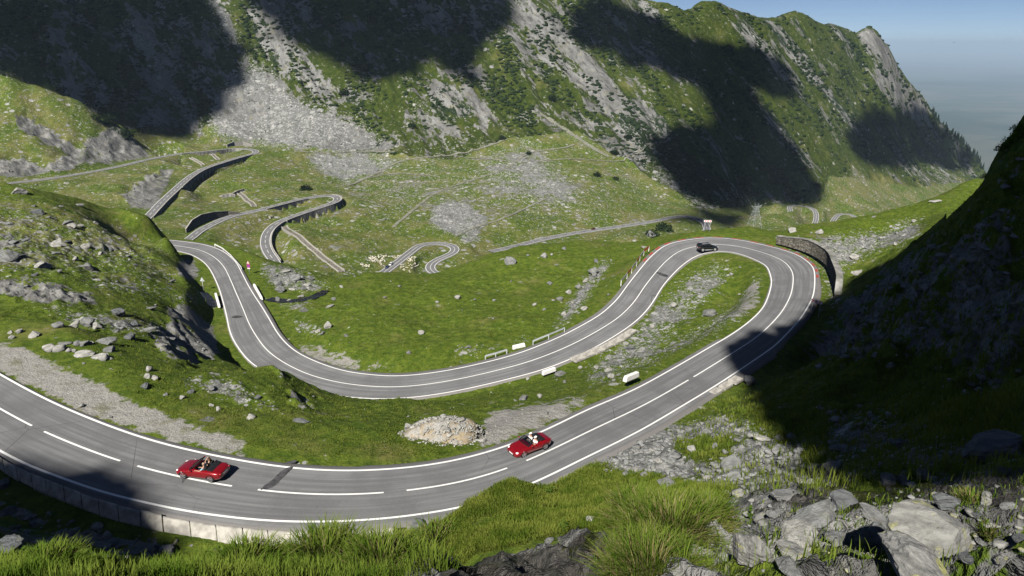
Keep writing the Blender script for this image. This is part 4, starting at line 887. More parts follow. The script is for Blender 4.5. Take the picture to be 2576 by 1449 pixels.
# ================================================================== PLANTS
def leaf_material(name, lo, hi, scale=1.5, trans=.25):
    m = N(name); c = m.coord(); f = m.ramp(m.noise(c, scale, 5, .6), .32, .68); oi = m.n("ObjectInfo").outputs["Random"]
    k = m.mix(f, lo, hi); b = m.n("BsdfDiffuse"); m.put(b.inputs[0], k); t_ = m.n("BsdfTranslucent"); m.put(t_.inputs[0], k)
    mx_ = m.n("MixShader"); mx_.inputs[0].default_value = trans; m.t.links.new(b.outputs[0], mx_.inputs[1]); m.t.links.new(t_.outputs[0], mx_.inputs[2]); m.t.links.new(mx_.outputs[0], m.out.inputs[0]); return m.m
MAT_GRASS = leaf_material("grass_blades", (.085, .135, .016), (.200, .235, .042), .6, .35)
MAT_GRASSN = leaf_material("tussock_blades", (.060, .115, .012), (.165, .215, .036), 2.2)
MAT_STRAW = leaf_material("straw_blades", (.17, .15, .06), (.30, .26, .12), 2.0)
MAT_PINE = leaf_material("dwarf_pine_needles", (.010, .020, .010), (.036, .056, .020), .35, .1)
MAT_SPRUCE = leaf_material("spruce_needles", (.010, .020, .012), (.028, .045, .022), .3, .1)
MAT_LEAF = leaf_material("green_leaves", (.045, .095, .015), (.12, .19, .03), 3.0)
MAT_BARK = simple("bark", (.09, .07, .05), .9, .1, .3, 6)
def blades(n, r_, L, wdt, spread, bend=.6):
    """n curved blades around the origin: arrays (n,7,3)"""
    a_ = r_.uniform(0, 6.283, n); rad = spread * np.sqrt(r_.random(n)); bx = rad * np.cos(a_); by = rad * np.sin(a_)
    ln = L * r_.uniform(.55, 1.15, n); dr = a_ + r_.normal(0, .7, n); lean = bend * r_.uniform(.15, 1.0, n) * (.45 + .8 * rad / max(spread, 1e-6)); w = wdt * r_.uniform(.7, 1.3, n)
    out = np.empty((n, 7, 3)); px, py = -np.sin(dr), np.cos(dr)
    for k, (f, ww) in enumerate(((0, 1), (.4, .9), (.75, .6))):
        hx = ln * lean * f * f; z = ln * (f - .35 * lean * f * f)
        out[:, 2 * k] = np.stack([bx + np.cos(dr) * hx - px * w * ww / 2, by + np.sin(dr) * hx - py * w * ww / 2, z], -1)
        out[:, 2 * k + 1] = np.stack([bx + np.cos(dr) * hx + px * w * ww / 2, by + np.sin(dr) * hx + py * w * ww / 2, z], -1)
    out[:, 6] = np.stack([bx + np.cos(dr) * ln * lean, by + np.sin(dr) * ln * lean, ln * (1 - .35 * lean)], -1); return out
def blade_faces(n):
    b_ = (np.arange(n) * 7)[:, None]; q = np.vstack([b_ + np.array([[0, 1, 3, 2]]), b_ + np.array([[2, 3, 5, 4]])]); t_ = b_ + np.array([[4, 5, 6]]); return [q, t_]
def grass_stuff(name, n, regions, Lm, wpx, per, mat, seed, accept, dmin, dmax, spread):
    r_ = np.random.default_rng(seed); mm = poly_mask(regions, 2); h, w = mm.shape; q_ = np.array([p for R_ in regions for p in R_], float); X_ = r_.uniform(q_[:, 0].min(), q_[:, 0].max(), n * 3); Y_ = r_.uniform(q_[:, 1].min(), q_[:, 1].max(), n * 3)
    ok = mm[np.clip((Y_ / 4).astype(int), 0, h - 1), np.clip((X_ / 4).astype(int), 0, w - 1)] > .5
    P = hit(X_[ok], Y_[ok]); D = P[:, 1] * CT - P[:, 2] * ST; g_ = np.isfinite(P[:, 0]) & (D > dmin) & (D < dmax); P = P[g_]; D = D[g_]
    g_ = (r_.random(len(P)) < accept(P)) & (msk(DRm, P[:, 0], P[:, 1]) > .5); P = P[g_][:n]; D = D[g_][:n]; out = []
    for i in range(len(P)):
        b_ = blades(per, r_, Lm * r_.uniform(.6, 1.3), max(wpx * D[i] / F, .004), spread); out.append(b_ + P[i] - (0, 0, .02))
    V = np.concatenate(out).reshape(-1, 3); tag(mesh_np(name, V, blade_faces(len(V) // 7), mat), kind="stuff"); print(name, len(P))
gr = lambda P: np.clip(1.0 - 1.15 * msk("rock", P[:, 0], P[:, 1]) - 1.1 * msk("scree", P[:, 0], P[:, 1]) - 1.4 * msk("grav", P[:, 0], P[:, 1]), 0, 1) * sstep(-.75, .1, fbm(P[:, 0] / 3.0, P[:, 1] / 3.0, 3, 15))
HUMP = [[(1030, 1340), (1080, 1290), (1300, 1180), (1460, 1150), (1600, 1180), (1900, 1250), (1860, 1290), (1560, 1320), (1480, 1330), (1200, 1390), (1040, 1380)]]
grass_stuff("grass", 26000, HUMP, .26, 1.7, 5, MAT_GRASS, 31, gr, 16, 58, .22)
LEDGE = [[(-20, 1400), (120, 1400), (300, 1415), (420, 1405), (620, 1385), (900, 1360), (1060, 1340), (1200, 1360), (1190, 1400), (1100, 1449), (1100, 1475), (-20, 1475)]]
grass_stuff("grass", 4500, LEDGE, .15, 2.2, 7, MAT_GRASSN, 32, lambda P: sstep(-.35, .45, fbm(P[:, 0] / 1.6, P[:, 1] / 1.6, 3, 19)), 3.5, 30, .12)
grass_stuff("grass", 8000, LEDGE, .34, 2.0, 6, MAT_GRASS, 36, lambda P: np.full(len(P), .9), 30, 62, .25)
grass_stuff("grass", 6000, [[(1650, 1040), (1900, 980), (2100, 760), (2400, 540), (2576, 360), (2576, 1200), (1800, 1260)]], .38, 2.2, 7, MAT_GRASS, 33, lambda P: .25 + .75 * gr(P), 14, 75, .3)
grass_stuff("grass", 22000, [[(0, 440), (700, 600), (2576, 440), (2576, 1180), (1460, 1150), (0, 1140)]], .22, 1.25, 4, MAT_GRASS, 34, gr, 40, 180, .30)
grass_stuff("grass", 2500, [[(1500, 1200), (2576, 1180), (2576, 1449), (1500, 1449)]], .16, 2.5, 6, MAT_GRASSN, 35, lambda P: .07 * np.ones(len(P)), 4, 40, .08)
# tussocks in the foreground, each a thing
def tussock(x, y, wpx, Lpx, n, label, straw=.3, seed=1):
    P = hit1(x, y); D = P[1] * CT - P[2] * ST; r_ = np.random.default_rng(seed); W_ = wpx * D / F / 2; L = Lpx * D / F
    o = empty("grass_tussock", P.tolist(), 0, label, "grass tuft"); k = int(n * straw)
    for nm, q, mt, ln in (("green_blades", n - k, MAT_GRASSN, L), ("dry_blades", k, MAT_STRAW, L * .8)):
        b_ = blades(q, r_, ln, 2.6 * D / F, W_, 1.15); bx = b_[:, 0, :2].copy()
        b_[:, :, 2] += (W_ * .55 * (1 - (np.linalg.norm(bx, axis=1) / W_) ** 2))[:, None] - .25 * W_
        V = b_.reshape(-1, 3); mesh_np(nm, V, blade_faces(q), mt, parent=o)
    m_ = MB(); m_.ball((0, 0, -.12 * W_), (W_ * .92, W_ * .92, W_ * .5), 14, 8); m_.build("root_mat", MAT_SOD, parent=o, smooth=True)
MAT_SOD = simple("sod", (.05, .055, .02), .95, 0, .4, 8, .6)
for i, t_ in enumerate([(1690,1350,250,78,2600,"largest long bladed grass tussock in the bottom centre right",.36),(1610,1300,150,66,1100,"grass tussock with straw tips at the upper left of the largest tussock",.4),(1775,1310,130,60,900,"grass tussock touching the tall leaning rock",.35),
     (1640,1449,240,84,2200,"grass tussock cut by the bottom edge below the largest tussock",.38),(2060,1449,230,84,2000,"dense green grass tussock at the bottom edge between the rocks",.2),
     (820,1420,220,72,1500,"broad bright grass tussock in front of the parapet",.15),(960,1440,200,78,1400,"grass tussock right of the broad bright one with long stems",.22),(1100,1375,120,52,900,"short grass tussock at the rim of the dark wet rock",.3),
     (620,1440,180,60,1200,"grass tussock left of the broad bright one at the bottom edge",.12),(120,1440,150,54,900,"grass tussock in the bottom left corner beside leafy weeds",.1),(2440,1265,60,34,300,"small mossy grass tuft on the rocks near the right edge",.5),(2490,1345,44,34,220,"little grass tuft between pale stones at the right edge",.4)]):
    tussock(*t_[:6], straw=t_[6], seed=50 + i)
def weed(x, y, hpx, n, label, group=None, seed=1):
    """leafy weed: upright stem with broad pointed leaves"""
    P = hit1(x, y); D = P[1] * CT - P[2] * ST; H = hpx * D / F; r_ = np.random.default_rng(seed)
    o = empty("leafy_weed", P.tolist(), 0, label, "plant", group); st = MB(); lf = MB()
    for k in range(3):
        a_ = r_.uniform(0, 6.28); b_ = Vector((math.cos(a_), math.sin(a_), 0)) * H * .25; top = b_ + Vector((b_.x * .5, b_.y * .5, H * r_.uniform(.7, 1)))
        st.tube([b_ * .3, b_ * .8 + Vector((0, 0, H * .4)), top], [H * .02, H * .015, H * .008], 5)
        for j in range(n // 3):
            f = (j + 1) / (n // 3); c_ = (b_ * .3).lerp(top, f); aa = j * 2.4 + a_; d = Vector((math.cos(aa), math.sin(aa), .35)); s_ = Vector((-d.y, d.x, 0)).normalized() * H * .10; ln = H * .34 * (1.15 - .5 * f)
            lf.add([c_, c_ + d * ln * .45 + s_, c_ + d * ln - Vector((0, 0, ln * .15)), c_ + d * ln * .45 - s_], [(0, 1, 2, 3)])
    st.build("stem", MAT_LEAF, o); lf.build("leaves", MAT_LEAF, o)
for i, (x, y, h_, lb) in enumerate([(70,1418,44,"leafy green weed in the bottom left corner, left one"),(105,1408,50,"taller leafy weed right of the corner weed"),(310,1430,40,"leafy weed on the shaded ledge left of the bright grass"),(1420,1340,34,"broad leaved weed low on the sunlit grass slope"),(1552,1265,40,"dark green nettle clump at the top right of the sunlit slope"),
      (1380,1245,30,"broad leaved weed high on the sunlit grass slope"),(540,1405,40,"leafy weed standing in the bright foreground grass"),(2285,1288,34,"yellow green plant growing on the huge lichen boulder"),(1895,1305,36,"yellow green plant beside the tall leaning rock"),(2150,1150,30,"small green plant on the shaded scree")]): weed(x, y, h_, 15, lb, seed=70 + i)
# leafy bush: many small leaf faces in an uneven crown
def leaf_cloud(n, r_, rad, leaf, hgt):
    c_ = r_.normal(size=(n, 3)); c_ /= np.linalg.norm(c_, axis=1)[:, None]; c_ *= (r_.random(n) ** .4)[:, None]; lump = 1 + .35 * noise(c_[:, 0] * 2.2 + 9, c_[:, 1] * 2.2 + c_[:, 2] * 1.7, 3); c_ = c_ * lump[:, None] * (rad, rad, hgt); c_[:, 2] = np.abs(c_[:, 2])
    u = r_.normal(size=(n, 3)); u /= np.linalg.norm(u, axis=1)[:, None]; w = np.cross(u, r_.normal(size=(n, 3))); w /= np.linalg.norm(w, axis=1)[:, None]; L = leaf * r_.uniform(.6, 1.3, n)[:, None]
    return np.stack([c_ - u * L, c_ + w * L * .5, c_ + u * L, c_ - w * L * .5], 1)
def bush_meshes(seed, n, mat, leaf=.11):
    r_ = np.random.default_rng(seed); q = leaf_cloud(n, r_, .5, leaf, .52).reshape(-1, 3); f = np.arange(len(q)).reshape(-1, 4)
    me = bpy.data.meshes.new("foliage"); me.from_pydata(q.tolist(), [], f.tolist()); me.materials.append(mat); return me
PINEM = [bush_meshes(80 + k, 420, MAT_PINE, .085) for k in range(4)]; SHRUBM = [bush_meshes(90 + k, 520, MAT_LEAF, .05) for k in range(3)]
STM = MB(); STM.tube([(0, 0, -.15), (.03, .02, .15), (.08, -.03, .35)], [.05, .04, .02], 6); STM.tube([(0, 0, -.1), (-.1, .05, .25)], [.035, .015], 5)
st_o = STM.build("stem", MAT_BARK); STEM_ME = st_o.data; bpy.data.objects.remove(st_o)
NB = 0
def bush(x, y, wpx, label, group, meshes, name="bush", cat="bush", hs=1.0):
    global NB
    P = hit1(x, y)
    if not np.isfinite(P[0]): return
    D = P[1] * CT - P[2] * ST; S = wpx * D / F; NB += 1
    o = empty(name, P.tolist(), NB * 1.7, label, cat, group); o.scale = (S, S, S * hs)
    a_ = bpy.data.objects.new("foliage", meshes[NB % len(meshes)]); COL.objects.link(a_); a_.parent = o
    b_ = bpy.data.objects.new("stem", STEM_ME); COL.objects.link(b_); b_.parent = o
for x, y, w, lb in [(1388,252,26,"round dark pine bush on the green patch left of the stony track"),(868,238,30,"dark pine bush high on the middle rock rib"),(1262,352,24,"dark pine bush at the foot of the middle rock face"),(1036,320,22,"lone dark bush on the green slope right of the scree fan"),(1545,388,26,"dark bush below the long stony track"),(1502,443,22,"dark bush on the stony slope above the straight far road"),(1548,452,18,"smaller dark bush right of the one above the far road"),(1618,408,18,"small dark bush by the end of the old track"),(1580,348,24,"dark bush right of the long stony track"),(1330,388,16,"dark bush on the crossing of the two old tracks"),
                    (1670,580,44,"dark shrub patch among pale boulders just beyond the barrier"),(1640,594,36,"left part of the dark shrubs beyond the barrier"),(270,305,40,"dark pine clump on the far left grassy spur"),(318,345,44,"dark pine clump at the cliff of the far left spur"),(240,300,26,"upper small pine clump on the far left spur"),(770,478,30,"dark bush behind the second hairpin"),(2052,470,24,"dark bush at the foot of the shaded slope")]: bush(x, y, w, lb, None, PINEM, "pine_bush", "bush", .9)
for x, y, w in [(2500,392,34),(2520,380,40),(2545,362,46),(2568,345,50),(2486,420,26),(2478,448,24),(2535,372,30),(2560,330,40),(2490,404,28)]: bush(x, y, w, "leafy bush on the skyline of the dark right hand crag", "bushes on the right hand crag", SHRUBM, "bush", "bush", 1.0)
# dwarf pine mats and shrubs over the mountain, a mass nobody could count
def shrub_mass(name, n, wpx, seed, accept, dmin, dmax, sub, mat):
    r_ = np.random.default_rng(seed); X_ = r_.uniform(0, 2576, n * 6); Y_ = r_.uniform(0, 640, n * 6); P = hit(X_, Y_); D = P[:, 1] * CT - P[:, 2] * ST; g_ = np.isfinite(P[:, 0]) & (D > dmin) & (D < dmax); P = P[g_]; D = D[g_]
    g_ = r_.random(len(P)) < accept(P); P = P[g_][:n]; D = D[g_][:n]; V0, F0 = ICO[sub]; V = []; Fs = []
    sh = []
    for k in range(6):
        q = V0 * (1 + .38 * noise(V0[:, 0] * 2.3 + k * 5, V0[:, 1] * 2.3 + V0[:, 2] * 1.9, k) + .15 * r_.normal(size=len(V0)))[:, None]; sh.append(q)
    for i in range(len(P)):
        S = wpx * r_.uniform(.5, 1.5) * D[i] / F / 2; V.append(sh[i % 6] * (S * r_.uniform(.8, 1.5), S, S * .62) + P[i]); Fs.append(F0 + len(V0) * i)
    tag(mesh_np(name, np.vstack(V), np.vstack(Fs), mat), kind="stuff"); print(name, len(P))
def shr(P):
    q = P[:, 0] * .8 + P[:, 2] * .62; p = P[:, 0] * .62 - P[:, 2] * .8
    return np.clip(msk("shrub", P[:, 0], P[:, 1]) * 1.2 - .15 - .9 * np.maximum(msk("scree", P[:, 0], P[:, 1]) - .15, 0) - .25 * msk("rock", P[:, 0], P[:, 1]), 0, 1) * sstep(-.15, .45, fbm(q / 30, p / 95, 4, 77))
shrub_mass("dwarf_pine_cover", 13000, 8.5, 101, shr, 790, 2300, 1, MAT_PINE)
# spruces on the right hand skyline
def spruce_mesh(seed):
    r_ = np.random.default_rng(seed); V = []; Fs = []
    for k in range(9):
        z0 = .10 + k * .098; r0 = .21 * (1 - k / 9.5) + .02; n = 9; b_ = len(V); V.append((0, 0, z0 + .20))
        for j in range(n * 2):
            a_ = j * math.pi / n + k; rr = r0 * (1 if j % 2 == 0 else .55) * r_.uniform(.75, 1.2); V.append((rr * math.cos(a_), rr * math.sin(a_), z0 - (.03 if j % 2 == 0 else -.02)))
        for j in range(n * 2): Fs.append((b_, b_ + 1 + j, b_ + 1 + (j + 1) % (n * 2)))
    me = bpy.data.meshes.new("crown"); me.from_pydata(V, [], Fs); me.materials.append(MAT_SPRUCE); return me
SPR = [spruce_mesh(k) for k in range(4)]; tb = MB(); tb.tube([(0, 0, -.1), (0, 0, .3), (0, 0, .9)], [.025, .02, .006], 6); tbo = tb.build("trunk", MAT_BARK); TRK = tbo.data; bpy.data.objects.remove(tbo)
r_ = np.random.default_rng(5)
for i in range(84):
    f = r_.random(); x = 2345 + 128 * f; ysk = np.interp(x, [q[0] for q in SKY], [q[1] for q in SKY]); y = ysk + 3 + (r_.random() ** 2) * 40 * (1 if i > 34 else .15); P = hit1(x, y)
    if not np.isfinite(P[0]): continue
    D = P[1] * CT - P[2] * ST; H = r_.uniform(11, 19) * D / F; o = empty("spruce_tree", (P[0], P[1], P[2] - .3), r_.random() * 6, "small dark spruce on the descending right hand skyline ridge" if i <= 34 else "small dark spruce in the wooded slope below the skyline", "tree", "spruces on the skyline" if i <= 34 else "spruces below the skyline"); o.scale = (H, H, H)
    a_ = bpy.data.objects.new("crown", SPR[i % 4]); COL.objects.link(a_); a_.parent = o; b_ = bpy.data.objects.new("trunk", TRK); COL.objects.link(b_); b_.parent = o
# ================================================================== VEHICLES AND PEOPLE
def paint_mat(name, col, coat=1.0, metal=.25):
    m = N(name); c = m.coord(); k = m.mix(m.ramp(m.noise(c, 3, 3), .3, .7), tuple(x * .9 for x in col), col)
    return m.bsdf(k, .32, None, .5, Metallic=metal, Coat_Weight=coat, Coat_Roughness=.06)
MAT_RED = paint_mat("red_car_paint", (.25, .004, .009)); MAT_BLACKP = paint_mat("black_car_paint", (.012, .014, .018)); MAT_BLUEP = paint_mat("blue_car_paint", (.015, .035, .11)); MAT_WHITEP = paint_mat("white_car_paint", (.75, .76, .78), .6, 0); MAT_DREDP = paint_mat("dark_red_car_paint", (.13, .015, .02)); MAT_GREYP = paint_mat("grey_car_paint", (.06, .07, .085))
MAT_GLASS = simple("dark_glass", (.012, .016, .02), .08, .6, .05); MAT_RUBBER = simple("black_rubber", (.018, .018, .018), .75, .2, .1); MAT_RIM = simple("dark_alloy", (.20, .20, .21), .3, .6, .1, Metallic=.8) if False else simple("dark_alloy", (.22, .22, .23), .3, .6, .1)
MAT_SILVER = simple("silver_alloy", (.62, .63, .64), .3, .6, .08); MAT_CLOTHTOP = simple("soft_top_fabric", (.014, .015, .018), .9, .1, .2, 12); MAT_LAMPW = simple("lamp_clear", (.75, .77, .8), .12, .6, .05); MAT_LAMPR = simple("lamp_red", (.45, .012, .012), .2, .5, .05)
MAT_PLATE = simple("plate_white", (.78, .78, .76), .5, .3, .03); MAT_SKIN = simple("skin", (.50, .30, .21), .6, .3, .06); MAT_HAIRB = simple("brown_hair", (.07, .035, .02), .7, .2, .3, 20); MAT_HAIRG = simple("short_pale_hair", (.38, .27, .2), .8, .2, .1)
MAT_SHIRTB = simple("pale_blue_shirt", (.30, .48, .58), .85, .1, .1, 9); MAT_SHIRTK = simple("black_top", (.015, .015, .018), .85, .1, .2, 9); MAT_SHIRTW = simple("white_shirt", (.8, .8, .8), .85, .1, .04, 9); MAT_JEANS = simple("dark_trousers", (.03, .04, .06), .9, .1, .2, 9)
m = N("windscreen"); gl = m.n("BsdfTransparent"); gl.inputs[0].default_value = (.55, .62, .64, 1); gs = m.n("BsdfGlossy"); gs.inputs["Roughness"].default_value = .03; mx_ = m.n("MixShader"); mx_.inputs[0].default_value = .16
m.t.links.new(gl.outputs[0], mx_.inputs[1]); m.t.links.new(gs.outputs[0], mx_.inputs[2]); m.t.links.new(mx_.outputs[0], m.out.inputs[0]); MAT_SCREEN = m.m
def hull(st, prof):
    """loft through stations (x, half width, top height, bottom height) with a half-section profile (fraction of width, height as fraction top..bottom)"""
    rings = []
    for x, w, zt, zb in st:
        half = [(w * fw, zt - (zt - zb) * fz) for fw, fz in prof]
        rings.append([Vector((x, y, z)) for y, z in half] + [Vector((x, -y, z)) for y, z in reversed(half)])
    return rings
def wheel(root, x, y, r, w, rim, out, name="wheel"):
    t = MB(); t.tube([(x, y - w / 2, r), (x, y - w / 2 + .02, r), (x, y + w / 2 - .02, r), (x, y + w / 2, r)], [r * .9, r, r, r * .9], 20)
    o = t.build(name, MAT_RUBBER, root, True, .0); o.data.polygons.foreach_set("use_smooth", np.zeros(len(o.data.polygons), bool))
    s = MB(); yo = y + out * (w / 2 + .004)
    s.tube([(x, yo - out * .03, r), (x, yo, r)], [r * .16, r * .14], 10)
    for k in range(5):
        for dk in (-.16, .16):
            a_ = k * 2 * math.pi / 5 + .3; s.tube([(x + r * .1 * math.cos(a_), yo, r + r * .1 * math.sin(a_)), (x + r * .66 * math.cos(a_ + dk), yo, r + r * .66 * math.sin(a_ + dk))], [r * .06, r * .05], 5)
    rg = [(x + r * .68 * math.cos(k * 2 * math.pi / 20), yo, r + r * .68 * math.sin(k * 2 * math.pi / 20)) for k in range(21)]; s.tube(rg, r * .05, 6, False)
    s.build("rim", rim, o)
    return o
def arch(mb, x, y, r, out):
    n = 14; ring = [(math.cos(math.pi * k / n), math.sin(math.pi * k / n)) for k in range(n + 1)]; V = []; Fs = []
    for c_, s_ in ring:
        V += [(x + r * 1.17 * c_, y, r + r * 1.17 * s_), (x + r * .95 * c_, y + out * .004, r + r * .95 * s_)]
    for k in range(n): Fs.append((2 * k, 2 * k + 2, 2 * k + 3, 2 * k + 1))
    mb.add(V, Fs)
PROF = [(0.0, -.035), (.42, -.025), (.76, .0), (.93, .10), (1.0, .28), (1.0, .52), (.97, .80), (.88, 1.0)]
def convertible(loc, rz, label):
    o = empty("convertible_car", loc, rz, label, "car", "red convertibles on the near road")
    st = [(1.955, .50, .50, .27), (1.91, .66, .565, .20), (1.74, .775, .65, .17), (1.5, .835, .715, .16), (1.16, .868, .775, .16), (.8, .86, .825, .16), (.52, .85, .865, .16), (.3, .845, .875, .16), (-.1, .84, .87, .16), (-.5, .845, .87, .16), (-.72, .855, .88, .16), (-1.0, .868, .885, .16), (-1.3, .862, .875, .17), (-1.58, .83, .85, .19), (-1.8, .76, .80, .24), (-1.92, .66, .735, .28), (-1.955, .52, .68, .34)]
    rg = hull(st, PROF); n = len(rg[0]); b = MB(); V = [p for r_ in rg for p in r_]; Fs = []
    for i in range(len(rg) - 1):
        for k in range(n):
            k2 = (k + 1) % n
            if 7 <= i <= 9 and k in (0, 1, n - 1, n - 2, n - 3) : continue        # open cockpit
            Fs.append((i * n + k, i * n + k2, (i + 1) * n + k2, (i + 1) * n + k))
    Fs.append(tuple(range(n))); Fs.append(tuple((len(rg) - 1) * n + k for k in range(n))); b.add(V, Fs)
    body = b.build("body", MAT_RED, o, True); m_ = body.modifiers.new("sub", 'SUBSURF'); m_.levels = 1; m_.render_levels = 2
    t = MB(); t.box((-.22, 0, .36), (1.12, 1.30, .05)); t.box((-.22, .655, .60), (1.12, .03, .5)); t.box((-.22, -.655, .60), (1.12, .03, .5)); t.box((.34, 0, .66), (.05, 1.34, .40)); t.box((-.76, 0, .62), (.05, 1.34, .46)); t.box((.27, 0, .78), (.16, 1.2, .12)); t.build("cockpit", MAT_CLOTHTOP, o)
    for s_ in (1, -1):
        q = MB(); q.box((-.28, .36 * s_, .46), (.5, .46, .14)); q.box((-.55, .36 * s_, .74), (.16, .46, .56), Matrix.Rotation(-.25, 3, 'Y')); q.box((-.66, .36 * s_, 1.02), (.10, .26, .18)); q.build("seat", MAT_RUBBER, o, False, .05)
        wheel(o, 1.16, .745 * s_, .31, .20, MAT_RIM, s_); wheel(o, -1.15, .745 * s_, .31, .20, MAT_RIM, s_)
        q = MB(); q.ball((.42, .95 * s_, .95), (.07, .11, .065)); q.build("wing_mirror", MAT_RED, o, True)
        q = MB(); q.ball((1.70, .60 * s_, .60), (.17, .12, .055), M=Matrix.Rotation(-.35 * s_, 3, 'Z')); q.build("headlight", MAT_LAMPW, o, True)
        q = MB(); q.tube([(-1.90, .52 * s_, .66), (-1.905, .62 * s_, .665)], .07, 10); q.build("tail_lamp", MAT_LAMPR, o, True)
        q = MB(); q.tube([(-.68, .36 * s_ - .16, .88), (-.70, .36 * s_ - .14, 1.06), (-.70, .36 * s_ + .14, 1.06), (-.68, .36 * s_ + .16, .88)], .03, 8); q.build("roll_hoop", MAT_RUBBER, o, True)
        q = MB(); q.box((1.22, .872 * s_, .66), (.12, .012, .03)); q.build("side_lamp", MAT_LAMPW, o)
    a_ = MB()
    for s_ in (1, -1): arch(a_, 1.16, .872 * s_, .31, s_); arch(a_, -1.15, .872 * s_, .31, s_)
    a_.build("arch_trim", MAT_RUBBER, o)
    fr = MB(); p_ = [(.62, .70, .86), (.14, .58, 1.18), (.06, 0, 1.225), (.14, -.58, 1.18), (.62, -.70, .86)]; fr.tube(p_, [.045, .04, .045, .04, .045], 8); fr.tube([(.62, .70, .86), (.70, 0, .875), (.62, -.70, .86)], .03, 6); fr.build("windscreen_frame", MAT_CLOTHTOP, o, True)
    w_ = MB(); w_.add([(.62, .68, .87), (.69, 0, .885), (.62, -.68, .87), (.15, -.56, 1.16), (.08, 0, 1.205), (.15, .56, 1.16)], [(0, 1, 4, 5), (1, 2, 3, 4)]); w_.build("windscreen", MAT_SCREEN, o)
    s_ = MB(); s_.loft(hull([(-.74, .64, .96, .82), (-.86, .68, .985, .80), (-1.05, .69, .965, .80), (-1.24, .66, .925, .80), (-1.30, .60, .89, .80)], PROF[:5])); s_.build("folded_roof", MAT_CLOTHTOP, o, True)
    q = MB(); q.box((-1.955, 0, .58), (.02, .50, .11), Matrix.Rotation(.25, 3, 'Y')); q.build("number_plate", MAT_PLATE, o); q = MB(); q.box((1.962, 0, .40), (.02, .50, .11)); q.build("number_plate", MAT_PLATE, o)
    q = MB(); q.loft([[(1.962, y, z) for y, z in ((-.42, .26), (.42, .26), (.36, .345), (-.36, .345))], [(1.93, y, z) for y, z in ((-.46, .25), (.46, .25), (.40, .35), (-.40, .35))]]); q.build("grille", MAT_RUBBER, o)
    return o
def person(car, x, y, label, shirt, hair, arms, cap=None, hairlong=False):
    """seated figure as one skinned surface; arms: list of two joint chains (elbow, wrist) in car space relative to the hip"""
    W = car.matrix_world if False else Matrix.Translation(car.location) @ car.rotation_euler.to_matrix().to_4x4()
    o = bpy.data.objects.new("person", None); COL.objects.link(o); o.matrix_world = W @ Matrix.Translation((x, y, .52)); tag(o, label, "person", None)
    def skin(name, V, E, Rr, mat, sub=1):
        me = bpy.data.meshes.new(name); me.from_pydata(V, E, []); ob = bpy.data.objects.new(name, me); COL.objects.link(ob); ob.parent = o
        sk = ob.modifiers.new("skin", 'SKIN'); sv = me.skin_vertices[0].data if me.skin_vertices else None
        if sv is None: me.attributes; bpy.context.view_layer.update()
        bm = bmesh.new(); bm.from_mesh(me); ly = bm.verts.layers.skin.verify()
        for v_, r_ in zip(bm.verts, Rr): v_[ly].radius = (r_, r_); v_[ly].use_root = False
        bm.verts.ensure_lookup_table(); bm.verts[0][ly].use_root = True; bm.to_mesh(me); bm.free()
        s_ = ob.modifiers.new("sub", 'SUBSURF'); s_.levels = sub; s_.render_levels = sub; me.materials.append(mat); return ob
    V = [(0, 0, .06), (-.06, 0, .26), (-.13, 0, .45), (-.13, 0, .53), (-.12, 0, .60), (-.11, 0, .72), (-.115, 0, .80)]; Rr = [.15, .14, .15, .06, .065, .095, .06]; E = [(0, 1), (1, 2), (2, 3), (3, 4), (4, 5), (5, 6)]
    for s_ in (1, -1):
        b_ = len(V); V += [(.12, .10 * s_, .06), (.46, .12 * s_, .12), (.74, .12 * s_, -.14)]; Rr += [.09, .065, .05]; E += [(0, b_), (b_, b_ + 1), (b_ + 1, b_ + 2)]
        sh, el, wr = (-.13, .19 * s_, .44), arms[0 if s_ > 0 else 1][0], arms[0 if s_ > 0 else 1][1]
        b_ = len(V); dv = (Vector(wr) - Vector(el)).normalized(); hd = Vector(wr) + dv * .08; V += [sh, el, wr, tuple(hd)]; Rr += [.06, .045, .03, .032]; E += [(2, b_), (b_, b_ + 1), (b_ + 1, b_ + 2), (b_ + 2, b_ + 3)]
        side = dv.cross(Vector((0, 0, 1))); side = side.normalized() if side.length > .1 else Vector((1, 0, 0))
        for k, (of, ln) in enumerate(((-.033, .062), (-.012, .075), (.010, .070), (.030, .055))):
            f_ = len(V); V += [tuple(hd + side * of + dv * .02), tuple(hd + side * of + dv * (.02 + ln) - Vector((0, 0, .02)))]; Rr += [.009, .008]; E += [(b_ + 3, f_), (f_, f_ + 1)]
        f_ = len(V); V += [tuple(Vector(wr) + dv * .03 + side * .045)]; Rr += [.010]; E += [(b_ + 2, f_)]
    skin("body", V, E, Rr, MAT_SKIN)
    V2 = [(0, 0, .10), (-.06, 0, .26), (-.13, 0, .44)]; R2 = [.165, .16, .165]; E2 = [(0, 1), (1, 2)]
    for s_ in (1, -1):
        sh, el = Vector((-.13, .19 * s_, .44)), Vector(arms[0 if s_ > 0 else 1][0]); b_ = len(V2); V2 += [tuple(sh), tuple(sh.lerp(el, .75))]; R2 += [.078, .065]; E2 += [(2, b_), (b_, b_ + 1)]
    skin("shirt", V2, E2, R2, shirt)
    V3 = []; R3 = []; E3 = []
    for s_ in (1, -1):
        b_ = len(V3); V3 += [(.02, .07 * s_, .06), (.12, .10 * s_, .06), (.46, .12 * s_, .12), (.72, .12 * s_, -.10)]; R3 += [.12, .10, .078, .062]; E3 += [(b_, b_ + 1), (b_ + 1, b_ + 2), (b_ + 2, b_ + 3)]
    E3.append((0, 4)); skin("trousers", V3, E3, R3, MAT_JEANS)
    h = MB()
